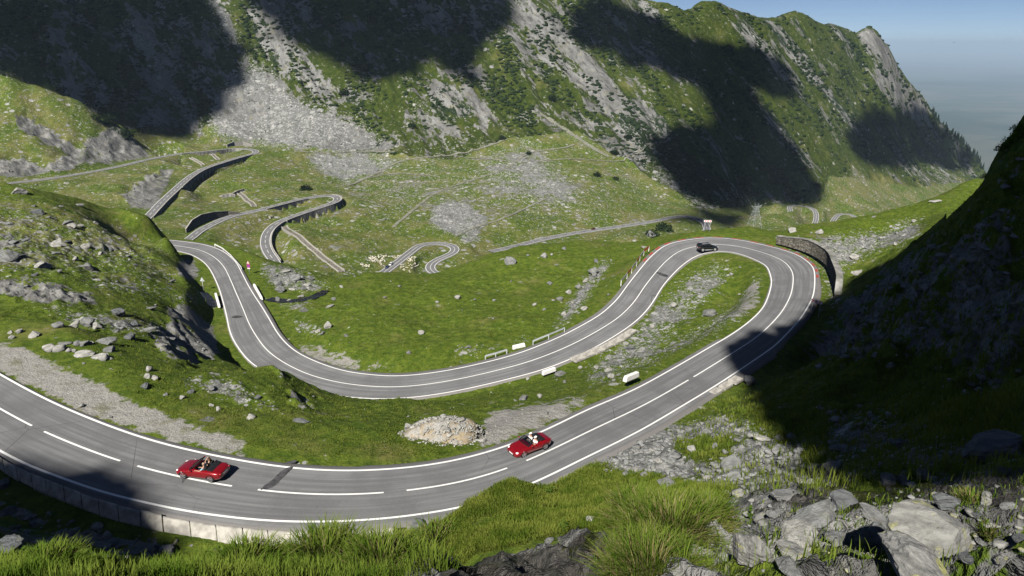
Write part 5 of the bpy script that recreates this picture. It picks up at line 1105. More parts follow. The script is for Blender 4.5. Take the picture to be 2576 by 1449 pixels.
    if cap: h.ball((-.125, 0, .79), (.125, .115, .085), 12, 7); h.box((.0, 0, .775), (.14, .15, .02)); h.build("cap", cap, o, True)
    else:
        h.ball((-.135, 0, .765), (.112, .098, .10), 12, 7)
        if hairlong: h.ball((-.19, 0, .66), (.07, .11, .14), 10, 6)
        h.build("hair", hair, o, True)
    f = MB(); f.ball((-.012, 0, .70), (.025, .014, .025), 6, 4)
    for s_ in (1, -1): f.ball((-.10, .096 * s_, .705), (.02, .012, .03), 6, 4)
    f.build("nose_and_ears", MAT_SKIN, o, True)
    e = MB()
    for s_ in (1, -1): e.ball((-.022, .034 * s_, .728), (.010, .013, .007), 6, 4)
    e.box((-.022, 0, .662), (.012, .045, .010)); e.build("eyes_and_mouth", MAT_JEANS, o)
def on_road(x, y, legs=(MID,)):
    """point on the carriageway seen at a picture point"""
    s, t, fy = ray(x, y); best = None
    for P in legs:
        z = P[:, 2]; Y = z / float(t); d = np.abs(Y - P[:, 1]) + np.abs(float(s) * Y - P[:, 0])
        for _ in range(1): k = int(d.argmin())
        if best is None or d[k] < best[0]: best = (d[k], np.array([float(s) * z[k] / float(t), z[k] / float(t), z[k]]))
    return best[1]
def place_by_wheels(front, rear, half, side, legs=(MID,)):
    """near-side wheel contacts -> car centre and heading; side +1 if the near side is the car's left"""
    a_, b_ = on_road(*front, legs), on_road(*rear, legs); h = a_ - b_; ang = math.atan2(h[1], h[0]); right = np.array([math.sin(ang), -math.cos(ang), 0])
    c_ = (a_ + b_) / 2 + right * half * side; c_[2] += .02; return c_, ang, np.linalg.norm(h)
c_, an, wb = place_by_wheels((466, 1203.5), (529, 1214.5), .76, 1); print("wheelbase seen", wb)
car1 = convertible(c_.tolist(), an, "red convertible at the left with dark folded roof and its rear turned to us")
person(car1, -.30, .36, "bald driver in a pale blue shirt in the left hand red convertible", MAT_SHIRTB, MAT_HAIRG, [((.02, .36, .30), (.24, .42, .36)), ((.02, -.22, .22), (.26, -.12, .30))])
person(car1, -.30, -.36, "brown haired passenger with raised arms in the left hand red convertible", MAT_SHIRTK, MAT_HAIRB, [((.12, .24, .52), (-.02, .10, .80)), ((.10, -.30, .50), (-.04, -.12, .80))], hairlong=True)
c_, an, wb = place_by_wheels((1318, 1149.5), (1370.5, 1133), .76, 1); print("wheelbase seen", wb)
car2 = convertible(c_.tolist(), an, "red convertible right of the rubble heap with its bonnet towards us")
person(car2, -.30, .36, "driver in white cap and white shirt in the right hand red convertible", MAT_SHIRTW, MAT_HAIRB, [((.04, .34, .24), (.26, .36, .32)), ((.02, -.22, .22), (.26, -.12, .30))], cap=MAT_SHIRTW)
person(car2, -.30, -.36, "passenger in white cap in the right hand red convertible", MAT_SHIRTW, MAT_HAIRB, [((.02, .24, .20), (.22, .12, .12)), ((.02, -.24, .20), (.22, -.12, .12))], cap=MAT_SHIRTW)
def closed_car(loc, rz, label, mat, rim, kind="suv", group=None, scale=1.0):
    o = empty("suv" if kind == "suv" else kind, loc, rz, label, "car", group); o.scale = (scale,) * 3
    H = {"suv": 1.0, "hatchback": .86, "van": 1.12}[kind]; wr = .375 if kind != "hatchback" else .32
    st = [(2.34, .62, .72, .38), (2.26, .80, .82, .30), (2.0, .92, .93, .26), (1.5, .965, 1.02, .26), (.95, .965, 1.08, .26), (0, .96, 1.10, .26), (-1.0, .965, 1.12, .26), (-1.7, .96, 1.12, .28), (-2.15, .91, 1.06, .34), (-2.32, .78, .96, .42)]
    st = [(x, w, z * H, zb) for x, w, z, zb in st]; b = MB(); b.loft(hull(st, PROF)); body = b.build("body", mat, o, True); m_ = body.modifiers.new("sub", 'SUBSURF'); m_.levels = 1; m_.render_levels = 2
    gp = [(0, -.02), (.6, 0), (.9, .06), (.97, .3), (1.0, 1.0)]; xf = 1.05 if kind != "van" else 1.6
    g = MB(); g.loft(hull([(xf, .86, 1.13 * H, 1.06 * H), (xf - .75, .79, 1.62 * H, 1.06 * H), (-1.1, .79, 1.64 * H, 1.06 * H), (-1.95, .74, 1.56 * H, 1.06 * H), (-2.18, .80, 1.16 * H, 1.06 * H)], gp)); g.build("windows", MAT_GLASS, o, True)
    r_ = MB(); r_.loft(hull([(xf - .70, .76, 1.655 * H, 1.60 * H), (xf - 1.0, .79, 1.685 * H, 1.60 * H), (-1.1, .79, 1.685 * H, 1.60 * H), (-1.98, .74, 1.62 * H, 1.57 * H)], [(0, -.1), (.7, 0), (.97, .4), (1.02, 1.0)])); r_.build("roof", mat, o, True)
    p_ = MB()
    for s_ in (1, -1):
        for (xa, za), (xb, zb), w_ in (((xf, 1.12 * H), (xf - .75, 1.62 * H), .05), ((.1, 1.1 * H), (.05, 1.62 * H), .05), ((-.95, 1.1 * H), (-.95, 1.62 * H), .05), ((-2.16, 1.12 * H), (-1.95, 1.57 * H), .07)):
            p_.tube([(xa, s_ * .875, za), (xb, s_ * .80, zb)], w_, 6)
        wheel(o, 1.43, .83 * s_, wr, .24, rim, s_); wheel(o, -1.42, .83 * s_, wr, .24, rim, s_)
        q = MB(); q.ball((2.17, .66 * s_, .80 * H), (.15, .16, .08)); q.build("headlight", MAT_LAMPW, o, True); q = MB(); q.box((-2.27, .74 * s_, .92 * H), (.08, .22, .20)); q.build("tail_lamp", MAT_LAMPR, o, False, .03)
        q = MB(); q.ball((.95, 1.05 * s_, 1.14 * H), (.08, .13, .09)); q.build("wing_mirror", mat, o, True)
        if kind == "suv":
            q = MB(); q.tube([(.9, 1.0 * s_, .36), (-.9, 1.0 * s_, .36)], .045, 8); q.build("side_step", MAT_SILVER, o, True); q = MB(); q.tube([(.3, .70 * s_, 1.74), (-1.7, .68 * s_, 1.73)], .025, 6); q.build("roof_rail", MAT_SILVER, o, True)
    p_.build("pillars", mat, o, True); q = MB(); q.box((-2.335, 0, .82 * H), (.02, .52, .12)); q.build("number_plate", MAT_PLATE, o)
    a_ = MB()
    for s_ in (1, -1): arch(a_, 1.43, .972 * s_, wr, s_); arch(a_, -1.42, .972 * s_, wr, s_)
    a_.build("arch_trim", MAT_RUBBER, o)
    return o
c_, an, wb = place_by_wheels((1797.4, 629.5), (1769.7, 635.0), .84, -1); print("suv wheelbase seen", wb)
an = math.atan2(*(lambda q: (q[1], q[0]))(MID[np.argmin(np.sum((MID[:, :2] - c_[:2]) ** 2, 1)) - 4, :2] - MID[np.argmin(np.sum((MID[:, :2] - c_[:2]) ** 2, 1)) + 4, :2]))
closed_car(c_.tolist(), an, "black off road car with silver wheels at the top of the big hairpin", MAT_BLACKP, MAT_SILVER)
def far_car(x, y, road, direction, off, label, mat, kind, up=.06):
    P = ROADS[road]; px, py = proj(P); k = int(np.argmin((px - x) ** 2 + (py - y) ** 2)); k = min(max(k, 2), len(P) - 3); t_ = (P[k + 2] - P[k - 2]) * direction; an = math.atan2(t_[1], t_[0]); nrm = np.array([math.sin(an), -math.cos(an), 0])
    closed_car((P[k] + nrm * off + (0, 0, up)).tolist(), an, label, mat, MAT_SILVER, kind)
far_car(978, 673, "third", -1, 1.7, "blue car on the far road in front of the white van near the sheep", MAT_BLUEP, "hatchback")
far_car(989, 664, "third", -1, 1.7, "white van on the far road behind the blue car near the sheep", MAT_WHITEP, "van")
far_car(1497, 581, "fourth", -1, 1.7, "dark red car on the straight far road above the meadow", MAT_DREDP, "hatchback")
far_car(1948, 548.5, "valley", 1, 1.7, "first of two dark cars close together on the valley road", MAT_GREYP, "hatchback")
far_car(1967, 546, "valley", 1, 1.7, "second of two dark cars close together on the valley road, the one farther right", MAT_GREYP, "suv")
far_car(2022, 518, "valley", 1, 1.7, "single dark car at the top of the valley road loop", MAT_BLACKP, "hatchback")
# ================================================================== WALLS, BARRIERS, SIGNS, PYLON, SHEEP
MAT_CONC = simple("weathered_concrete", (.36, .345, .31), .9, .1, .28, 1.6, .5); MAT_WCONC = simple("white_painted_concrete", (.78, .77, .74), .8, .2, .10, 5, .3); MAT_STEEL = simple("galvanised_steel", (.52, .55, .58), .35, .6, .1, 4); MAT_REDP = simple("red_barrier_paint", (.50, .045, .025), .5, .3, .12, 5); MAT_WP = simple("white_barrier_paint", (.80, .80, .78), .5, .3, .06, 5); MAT_SIGNR = simple("sign_red", (.55, .02, .02), .4, .4, .04); MAT_SIGNW = simple("sign_white", (.82, .82, .82), .4, .4, .02); MAT_SIGNB = simple("sign_violet_blue", (.16, .07, .45), .4, .4, .04); MAT_SIGNK = simple("sign_black", (.02, .02, .02), .5, .3, .05)
MAT_KERBRED = simple("worn_red_kerb_paint", (.34, .07, .055), .8, .1, .3, 3)
m = N("stone_masonry"); c = m.coord(); vd = m.voro(m.mapping(c, (0, 0, 0), (1, 1, 1.4)), 1.5, 'DISTANCE_TO_EDGE'); vc = m.voro(m.mapping(c, (0, 0, 0), (1, 1, 1.4)), 1.5, out=1); sv = m.n("SeparateColor"); m.put(sv.inputs[0], vc)
k = m.mix(sv.outputs[0], (.15, .14, .115), (.32, .30, .255)); k = m.mix(m.ramp(vd, .10, .03), k, (.07, .065, .055)); k = m.mix(m.math('MULTIPLY', m.ramp(m.noise(c, .35, 5), .5, .68), .6), k, (.10, .10, .075)); MAT_MASON = m.bsdf(k, .92, m.bump(m.math('MINIMUM', vd, .14), .9, .5), .1)
m = N("stained_wall"); c = m.coord(); st_ = m.noise(m.mapping(c, (0, 0, 0), (1, 1, .12)), .5, 6, .65); k = m.mix(m.ramp(st_, .34, .64), (.13, .13, .12), (.34, .335, .31)); k = m.mix(m.math('MULTIPLY', m.ramp(m.noise(c, .2, 4), .5, .66), .5), k, (.09, .095, .08)); MAT_STAIN = m.bsdf(k, .9, m.bump(st_, .4, .3), .1)
def px_line(pts, legs=(MID,), zoff=0.0):
    return [Vector(on_road(x, y, legs).tolist()) + Vector((0, 0, zoff)) for x, y in pts]
def gline(pts):
    P = hit([p[0] for p in pts], [p[1] for p in pts]); return [Vector(p.tolist()) for p in P]
# --- parapet of stone blocks along the near road
jA = [int(np.argmin(np.abs(pA_x - x) + np.abs(pA_y - y))) for x, y in ((-60, 1107), (1030, 1297)) for pA_x, pA_y in [proj(A3)]]
edge = lat(A3, BB, -(shA + .16)); out_ = lat(A3, BB, -(shA + 1.25))
o = empty("stone_parapet", edge[jA[1]].tolist(), 0, "long low parapet of weathered concrete blocks along the lower edge of the near road", "parapet"); org = edge[jA[1]]
L = np.concatenate([[0], np.cumsum(np.linalg.norm(np.diff(edge[jA[0]:jA[1]], axis=0), axis=1))]); q = 0.0; bi = 0
while q < L[-1] - .5:
    ln = rng.uniform(1.65, 2.15); a_ = q + .02; b_ = min(q + ln - rng.uniform(.0, .05), L[-1]); q += ln; mbk = MB(); rings = []; up = rng.uniform(-.05, .05); tip = rng.uniform(-.06, .08)
    for f in np.linspace(a_, b_, 4):
        i_ = jA[0] + np.interp(f, L, np.arange(len(L))); e_ = np.array([np.interp(i_, np.arange(n_), edge[:, k_]) for k_ in range(3)]) - org; u_ = np.array([np.interp(i_, np.arange(n_), out_[:, k_]) for k_ in range(3)]) - org
        w_ = lambda s_, z_: tuple(e_ + (u_ - e_) * s_ + np.array([0, 0, z_ + rng.uniform(-.02, .02)]))
        rings.append([w_(0, -.3), w_(0, .20 + up), w_(.12, .30 + up), w_(.32, .30 + up), w_(.95 + tip, -.42 + up), w_(1.0 + tip, -.9)])
    mbk.loft(rings); pb_ = mbk.build("parapet_block", MAT_CONC, o, False, .06)
ii_ = np.arange(jA[0], jA[1] + 1, 2); fb = MB(); fb.loft([[tuple(edge[i_] - org + (out_[i_] - edge[i_]) * s_ + (0, 0, z_)) for s_, z_ in ((.04, -.4), (.04, .10), (.34, .20), (.86, -.42), (1.12, -.78), (1.3, -1.2))] for i_ in ii_]); fb.build("footing", MAT_SOD, o)
# --- concrete slabs along other road edges
def slabs(pts, name, label, cat, group, mat, h, wd, gap=.1, lnm=2.4, zoff=0, legs=(MID,)):
    P = px_line(pts, legs); Pn = np.array([p[:] for p in P]); L = np.concatenate([[0], np.cumsum(np.linalg.norm(np.diff(Pn, axis=0), axis=1))]); nn = max(1, round(L[-1] / lnm)); st_ = L[-1] / nn
    for i in range(nn):
        a_, b_ = [Vector([np.interp(f, L, Pn[:, k_]) for k_ in range(3)]) for f in (i * st_ + gap / 2, (i + 1) * st_ - gap / 2)]; d = b_ - a_; c_ = (a_ + b_) / 2
        o = MB(); o.box((0, 0, h / 2 - .12), (d.length, wd * rng.uniform(.85, 1.15), h + .24), None, .94); ob = o.build(name, mat, None, False, .05); ob.location = c_ + Vector((0, 0, zoff)); ob.rotation_euler = (rng.uniform(-.05, .05), -math.atan2(d.z, d.xy.length), math.atan2(d.y, d.x)); tag(ob, label, cat, group)
slabs([(1440, 906), (1500, 882), (1553, 857), (1595, 829)], "kerb_slab", "pale flat concrete slab along the inner road edge of the hairpin island", "kerb", "pale slabs at the island road edge", MAT_CONC, .14, 1.5)
slabs([(1538, 1136), (1580, 1110), (1620, 1088), (1680, 1062), (1713, 1044), (1763, 1010), (1800, 984), (1863, 948)], "kerb_slab", "broken pale concrete slab along the outer edge of the near road above the rubble gully", "kerb", "broken slabs above the rubble gully", MAT_CONC, .12, 1.0, .5, 2.2)
for pts, lb in [([(639, 719), (659, 755)], "white concrete barrier block on the right side of the left bend"), ([(543, 742), (552, 774)], "white concrete barrier block on the left side of the left bend by the rubble"), ([(1289, 879), (1322, 871)], "short white concrete barrier block at the lower end of the steel guardrails"), ([(1364, 944), (1398, 932)], "white concrete barrier block beside the split grey slab"), ([(1570, 961), (1604, 947)], "white concrete barrier block on the verge of the near road right of the island")]:
    a_, b_ = [Vector(on_road(*p).tolist()) for p in pts]; d = b_ - a_; o = MB(); o.box((0, 0, .32), (d.length, .5, .66), None, .9); ob = o.build("barrier_block", MAT_WCONC, None, False, .08); ob.location = (a_ + b_) / 2; ob.rotation_euler = (0, -math.atan2(d.z, d.xy.length), math.atan2(d.y, d.x)); tag(ob, lb, "barrier")
# --- guardrails
def guardrail(pts, label, mat, post, h=.68, seg=None, rail=.16, wave=True):
    P = px_line(pts); org = P[0].copy(); o = empty("guardrail", org, 0, label, "guardrail"); P = [p - org for p in P]
    for i in range(len(P) - 1):
        mt = seg[i % len(seg)] if seg else mat; a_, b_ = P[i] + Vector((0, 0, h)), P[i + 1] + Vector((0, 0, h)); d = (b_ - a_); sd = Vector((-d.y, d.x, 0)).normalized(); r_ = MB(); rings = []
        pr = [(-.02, rail), (.03, rail * .75), (.03, rail * .35), (-.02, 0), (.03, -rail * .35), (.03, -rail * .75), (-.02, -rail), (-.035, -rail), (-.035, rail)]
        for p in (a_, b_): rings.append([p + sd * x + Vector((0, 0, z)) for x, z in pr])
        r_.loft(rings); r_.build("rail", mt, o)
    for p in P: q = MB(); q.box((p.x, p.y, p.z + h / 2 - .15), (.13, .13, h + .36)); q.build("post", post, o)
    return o
guardrail([(541, 621), (562, 632), (582, 649), (595, 664), (608, 679)], "curved white guardrail on the outside of the left bend", MAT_WP, MAT_WP, .75, None, .19)
guardrail([(1341, 867), (1380, 851), (1420, 834)], "upper galvanised steel guardrail on the meadow edge", MAT_STEEL, MAT_STEEL)
guardrail([(1221, 905), (1247, 898), (1275, 889)], "lower and shorter galvanised steel guardrail on the meadow edge", MAT_STEEL, MAT_STEEL)
guardrail([(1562, 716), (1577, 698), (1588.5, 684), (1601, 667), (1609, 654), (1619, 640), (1632, 629)], "barrier of alternating red and white rails left of the big hairpin", MAT_WP, MAT_WP, .8, [MAT_WP, MAT_REDP], .26)
# --- red kerb blocks painted round the hairpin
iA0 = int(np.argmin(np.abs(proj(A3)[0] - 2050) + np.abs(proj(A3)[1] - 700))); iA1 = int(np.argmin(np.abs(proj(A3)[0] - 1622) + np.abs(proj(A3)[1] - 662))); kc = lat(A3, BB, -np.full((n_, 1), .62))
for i in range(iA0, iA1 - 2, 6): strip(kc[i:i + 4], .55, name="road_marking", up=.014, mat=MAT_KERBRED)
# --- tar patches across the road
m = N("fresh_tar"); c = m.coord(); MAT_TAR = m.bsdf(m.mix(m.ramp(m.noise(c, 2.5, 5, .7), .35, .65), (.035, .035, .038), (.085, .085, .088)), .7, None, .3)
for pts in [[(392,1259),(402,1240),(420,1218),(445,1208),(466,1204),(462,1212),(448,1228),(432,1242),(412,1252)],[(650,1238),(664,1222),(684,1208),(700,1192),(716,1180),(736,1174),(722,1190),(706,1206),(692,1222),(668,1232)],[(580,798),(596,793),(610,796),(597,799)],[(690,892),(712,884),(730,882),(712,890)],[(1618,639),(1634,643),(1672,649),(1650,649)],[(1630,676),(1648,682),(1680,692),(1668,694)],[(710,1166),(730,1160),(746,1158),(738,1166)]]:
    q = catmull(np.array(pts + pts[:1], float), 4.0)[:-1]; q = q + np.stack([1.6 * noise(q[:, 0] / 5, q[:, 1] / 5, 8), 1.0 * noise(q[:, 0] / 5, q[:, 1] / 5, 9)], -1); V = [on_road(x, y) + (0, 0, .007) for x, y in q]; mb = MB(); mb.add(V, [tuple(range(len(V)))]); tag(mb.build("road_patch", MAT_TAR), kind="structure")
# --- signs
def sign_at(x, y, face, label, parts, H, group=None):
    P = hit1(x, y); o = empty("road_sign", P.tolist(), face, label, "road sign", group); parts(o, H); return o
def tri(mb, r, z, xo, hole=0):
    V = [(xo, r * math.sin(a_), z + r * math.cos(a_)) for a_ in (0, 2.0944, 4.18879)]; W_ = [(xo - .02, y, zz) for _, y, zz in V]; mb.add(V + W_, [(0, 1, 2), (5, 4, 3), (0, 3, 4, 1), (1, 4, 5, 2), (2, 5, 3, 0)])
def disc(mb, r, z, xo, n=20): mb.add([(xo, r * math.cos(2 * math.pi * k / n), z + r * math.sin(2 * math.pi * k / n)) for k in range(n)], [tuple(range(n))])
def warn(o, H):
    q = MB(); q.tube([(-.06, 0, -.2), (-.06, 0, H)], .045, 8); q.build("post", MAT_STEEL, o, True); q = MB(); tri(q, .55, H - .25, 0); q.build("triangle_plate", MAT_SIGNR, o); q = MB(); tri(q, .41, H - .25, .012); q.build("triangle_face", MAT_SIGNW, o)
    q = MB(); q.add([(.018, .18, H - .42), (.018, -.02, H - .10), (.018, -.04, H - .42)], [(0, 1, 2)]); [q.ball((.02, -.10 + .07 * k, H - .40 + .05 * (k % 2)), .03, 6, 4) for k in range(3)]; q.build("symbol", MAT_SIGNK, o)
    q = MB(); q.box((-.012, 0, H - 1.02), (.02, .84, .80)); q.build("square_plate", MAT_SIGNR, o); q = MB(); q.box((.004, 0, H - 1.02), (.02, .72, .68)); q.build("violet_field", MAT_SIGNB, o); q = MB()
    for k in range(20): a_, b_ = k * math.pi / 10, (k + 1) * math.pi / 10; q.add([(.017, r_ * math.cos(t_), H - 1.02 + r_ * math.sin(t_)) for r_, t_ in ((.33, a_), (.33, b_), (.27, b_), (.27, a_))], [(0, 1, 2, 3)])
    q.box((.017, 0, H - 1.02), (.004, .06, .58), Matrix.Rotation(.785, 3, 'X')); q.build("red_ring_and_bar", MAT_SIGNR, o); q = MB(); q.box((0, 0, H - 1.62), (.03, .76, .24)); q.build("text_plate", MAT_SIGNW, o)
sign_at(628, 692, R(-105), "warning triangle with violet and red plate below it beside the left bend", warn, 3.3)
def back(o, H):
    q = MB(); q.tube([(.06, 0, -.2), (.06, 0, H - .1)], .05, 8); q.build("post", MAT_STEEL, o, True); q = MB(); tri(q, .62, H - .3, 0); q.build("triangle_plate", MAT_STEEL, o); q = MB(); q.box((.03, 0, H - .3), (.03, .5, .05)); q.build("bracket", MAT_STEEL, o)
sign_at(513, 733, R(-95), "grey back of a triangular road sign on a thin post left of the bend", back, 3.0)
def chev(dirn):
    def f(o, H):
        for y in (-.6, .6): q = MB(); q.tube([(-.06, y, -.5), (-.06, y, H)], .045, 8); q.build("post", MAT_STEEL, o, True)
        q = MB(); q.box((-.012, 0, H - .35), (.02, 1.8, .5)); q.build("plate", MAT_SIGNW, o); q = MB()
        for k in (-1, 0, 1):
            y0 = k * .56; s_ = dirn * .20; V = [(.006, y0 - s_, H - .35), (.006, y0 + s_ * .4, H - .13), (.006, y0 + s_ * 1.5, H - .13), (.006, y0 + s_ * .1, H - .35), (.006, y0 + s_ * 1.5, H - .57), (.006, y0 + s_ * .4, H - .57)]; q.add(V, [(0, 1, 2, 3), (0, 3, 4, 5)])
        q.build("red_chevrons", MAT_SIGNR, o)
    return f
sign_at(2048, 798, R(-135), "chevron board with red arrows pointing left at the shaded edge of the hairpin", chev(-1), 3.0)
sign_at(1778, 583, R(-100), "white board with red chevrons pointing right beyond the hairpin crest", chev(1), 3.0)
# --- stone retaining wall outside the hairpin
def wall_strip(name, base, tops, thick, mat, label, cat="wall", group=None, cap=.0, capmat=None):
    """base/top polylines as world points, wall leans into the bank behind it"""
    base = np.asarray(base, float); tops = np.asarray(tops, float); org = base[0].copy(); t_ = np.gradient(base, axis=0); nr = np.stack([-t_[:, 1], t_[:, 0], 0 * t_[:, 0]], -1); nr /= np.linalg.norm(nr, axis=1)[:, None] + 1e-9; nr *= thick
    mb = MB(); mb.loft([[tuple(b_ - org), tuple(p - org), tuple(p - org + k_), tuple(b_ - org + k_)] for b_, p, k_ in zip(base, tops, nr)]); o = mb.build(name, mat); o.location = org; tag(o, label, cat, group)
    if cap:
        c_ = MB(); c_.loft([[tuple(p - org - k_ * .12 + (0, 0, .003)), tuple(p - org - k_ * .12 + (0, 0, cap)), tuple(p - org + k_ * 1.12 + (0, 0, cap)), tuple(p - org + k_ * 1.12 + (0, 0, .003))] for p, k_ in zip(tops, nr)]); c_.build("coping", capmat or MAT_CONC, o)
    return o
wp = np.array([(2063,748),(2064,728),(2066,700),(2062,678),(2052,660),(2036,645),(2012,630),(1988,618),(1966,611)], float); wq = catmull(wp, 4.0)
Wb = smooth1(np.array([on_road(x, y, (MID,)) for x, y in wq]), 2)
kk = [int(np.argmin(np.sum((A3[:, :2] - p[:2]) ** 2, 1))) for p in Wb]; Wb = lat(A3, BB, -np.full((n_, 1), 3.3))[kk[0]:kk[-1]]; Wb = Wb - (0, 0, .3)
hgt = 2.1 * sstep(0, .10, np.linspace(0, 1, len(Wb))) * (1 - .45 * sstep(.75, 1, np.linspace(0, 1, len(Wb)))); Wt = Wb + np.stack([0 * hgt, 0 * hgt, hgt + .6], -1)
wall_strip("stone_wall", Wb, Wt, -.9, MAT_MASON, "curved stone retaining wall around the outside of the big hairpin", cap=.14, capmat=MAT_STAIN)
# --- retaining walls under and above the far roads
def road_wall(k, a_, b_, side, h, mat, label, off=4.5, top=.35):
    P = ROADS[k]; i0, i1 = int(a_ * len(P)), int(b_ * len(P)); t_ = np.gradient(P, axis=0); nr = np.stack([-t_[:, 1], t_[:, 0], 0 * t_[:, 0]], -1); nr /= np.linalg.norm(nr[:, :2], axis=1)[:, None]; E_ = (P + nr * off * side)[i0:i1]; f = np.linspace(0, 1, len(E_)); hh = h * sstep(0, .12, f) * (1 - sstep(.85, 1, f)) + .6
    if h > 0: tp = E_ + (0, 0, top); bs = E_ - np.stack([0 * hh, 0 * hh, hh], -1)
    return wall_strip("retaining_wall", bs, tp, -.7 * side, mat, label, cap=.25)
road_wall("upper", .345, .47, -1, 6.0, MAT_STAIN, "concrete retaining wall under the upper leg of the highest far hairpin")
road_wall("upper", .535, .80, 1, 9.5, MAT_STAIN, "tall stained retaining wall below the lower leg of the highest far hairpin")
road_wall("upper", .81, .96, 1, 3.5, MAT_STAIN, "low dark retaining wall on the straight below the highest far hairpin")
road_wall("second", .33, .45, -1, 5.5, MAT_STAIN, "retaining wall under the upper leg of the second far hairpin")
road_wall("second", .51, .73, 1, 7.0, MAT_STAIN, "long retaining wall under the lower leg of the second far hairpin")
road_wall("second", .73, .97, 1, 4.0, MAT_STAIN, "curved retaining wall below the second far hairpin running down behind the meadow")
def cut_wall(pts, h, label, mat=MAT_STAIN, thick=.8, D=None):
    P = np.array([p[:] for p in gline(pts)]); P = P[np.isfinite(P[:, 0])]; hh = np.asarray(h, float) if np.ndim(h) else np.full(len(P), h); hh = hh[:len(P)]
    return wall_strip("retaining_wall", P - (0, 0, 1.5), P + np.stack([0 * hh, 0 * hh, hh], -1), thick, mat, label, cap=.2)
cut_wall([(470,586),(487,573),(510,562),(540,552),(575,543),(605,539)], [3, 6, 7, 6, 4, 1.5], "dark stone cutting wall above the upper leg of the second far hairpin", MAT_MASON)
cut_wall([(572,371),(590,367),(612,366),(634,369)], [3.5, 5, 5, 3], "pale concrete wall behind the highest far hairpin", MAT_CONC)
cut_wall([(583,493),(600,486),(615,480)], [2, 2.5, 2], "short stone check wall on the slope between the far hairpins, upper right one")
cut_wall([(560,498),(577,495),(592,496)], [3, 3, 2.5], "short stone check wall on the slope between the far hairpins, lower left one")
# --- stone channels carrying the torrents under the far roads
def channel(pts, w_, label):
    P = np.array([p[:] for p in gline(pts)]); P = resample(P[np.isfinite(P[:, 0])], 2.0); P[:, 2] = zat(P[:, 0], P[:, 1]) + .2; P = smooth1(P, 2); org = P[0].copy(); t_ = np.gradient(P, axis=0); nr = np.stack([-t_[:, 1], t_[:, 0], 0 * t_[:, 0]], -1); nr /= np.linalg.norm(nr[:, :2], axis=1)[:, None]
    o = empty("stone_channel", org.tolist(), 0, label, "channel")
    for s_ in (-1, 1): mb = MB(); mb.loft([[tuple(p - org + k_ * (s_ * w_ / 2 + x) + (0, 0, z)) for x, z in ((-.45, -1.2), (-.45, .75), (.45, .75), (.45, -1.2))] for p, k_ in zip(P, nr)]); mb.build("side_wall", MAT_CONC, o)
    mb = MB(); mb.loft([[tuple(p - org + k_ * x + (0, 0, z)) for x, z in ((-w_ / 2 + .45, -1), (-w_ / 2 + .45, .1), (w_ / 2 - .45, .1), (w_ / 2 - .45, -1))] for p, k_ in zip(P, nr)]); mb.build("channel_bed", MAT_MASON, o)
channel([(714,568),(735,587),(765,610),(795,633),(830,662),(864,688)], 4.4, "long straight stone channel running down from the second far hairpin to the meadow crest")
channel([(596,481),(612,494),(628,508),(640,522)], 4.0, "stone channel between the two far hairpins ending at the second one")
channel([(478,397),(490,402),(503,410),(512,417)], 3.0, "left of two thin channels inside the highest far hairpin")
channel([(530,386),(540,395),(550,404)], 3.6, "right of two short channels inside the highest far hairpin")
channel([(675,541),(688,550)], 3.6, "short channel inside the second far hairpin")
# --- old cart tracks on the slope
m = N("track_dirt"); c = m.coord(); MAT_TRACK = m.bsdf(m.mix(m.ramp(m.noise(c, .6, 5, .65), .35, .65), (.15, .15, .10), (.26, .26, .23)), .95, None, .1)
def track(pts, w_):
    q = catmull(np.array(pts, float), 4.0); P = hit(q[:, 0], q[:, 1]); P = P[np.isfinite(P[:, 0])]; 
    if len(P) < 8: print('track lost', pts[0]); return
    P = smooth1(P, 4); P = resample(P, 3.0)
    if len(P) < 3: print('track short', pts[0]); return
    t_ = np.gradient(P, axis=0); nr = np.stack([-t_[:, 1], t_[:, 0], 0 * t_[:, 0]], -1); nr /= np.linalg.norm(nr[:, :2], axis=1)[:, None] + 1e-9; rows = []
    for o_ in (-.5, -.25, 0, .25, .5):
        r_ = P + nr * o_ * w_; r_[:, 2] = np.maximum(zat(r_[:, 0], r_[:, 1]), P[:, 2] * .5 + zat(r_[:, 0], r_[:, 1]) * .5) + .35; rows.append(r_)
    ribbon("path", np.stack(rows, 1), MAT_TRACK)
track([(868,470),(900,457),(940,440),(985,415),(1020,403),(1080,395),(1150,388),(1220,370),(1280,348)], 3.4)
track([(740,381),(830,384),(920,381),(1000,384)], 2.6); track([(880,467),(920,450),(990,437),(1060,440),(1110,445)], 2.6)
track([(985,575),(1040,528),(1090,490),(1150,465),(1230,440),(1280,420),(1330,385),(1420,372),(1450,360)], 3.0); track([(1140,597),(1200,570),(1260,552),(1330,520),(1380,497)], 2.4); track([(1150,395),(1230,400),(1320,408),(1440,400),(1560,405),(1620,375),(1700,345)], 2.4)
track([(1355,285),(1400,312),(1450,345),(1500,378),(1540,398)], 7.5); track([(1845,345),(1880,358),(1908,372)], 6.0)
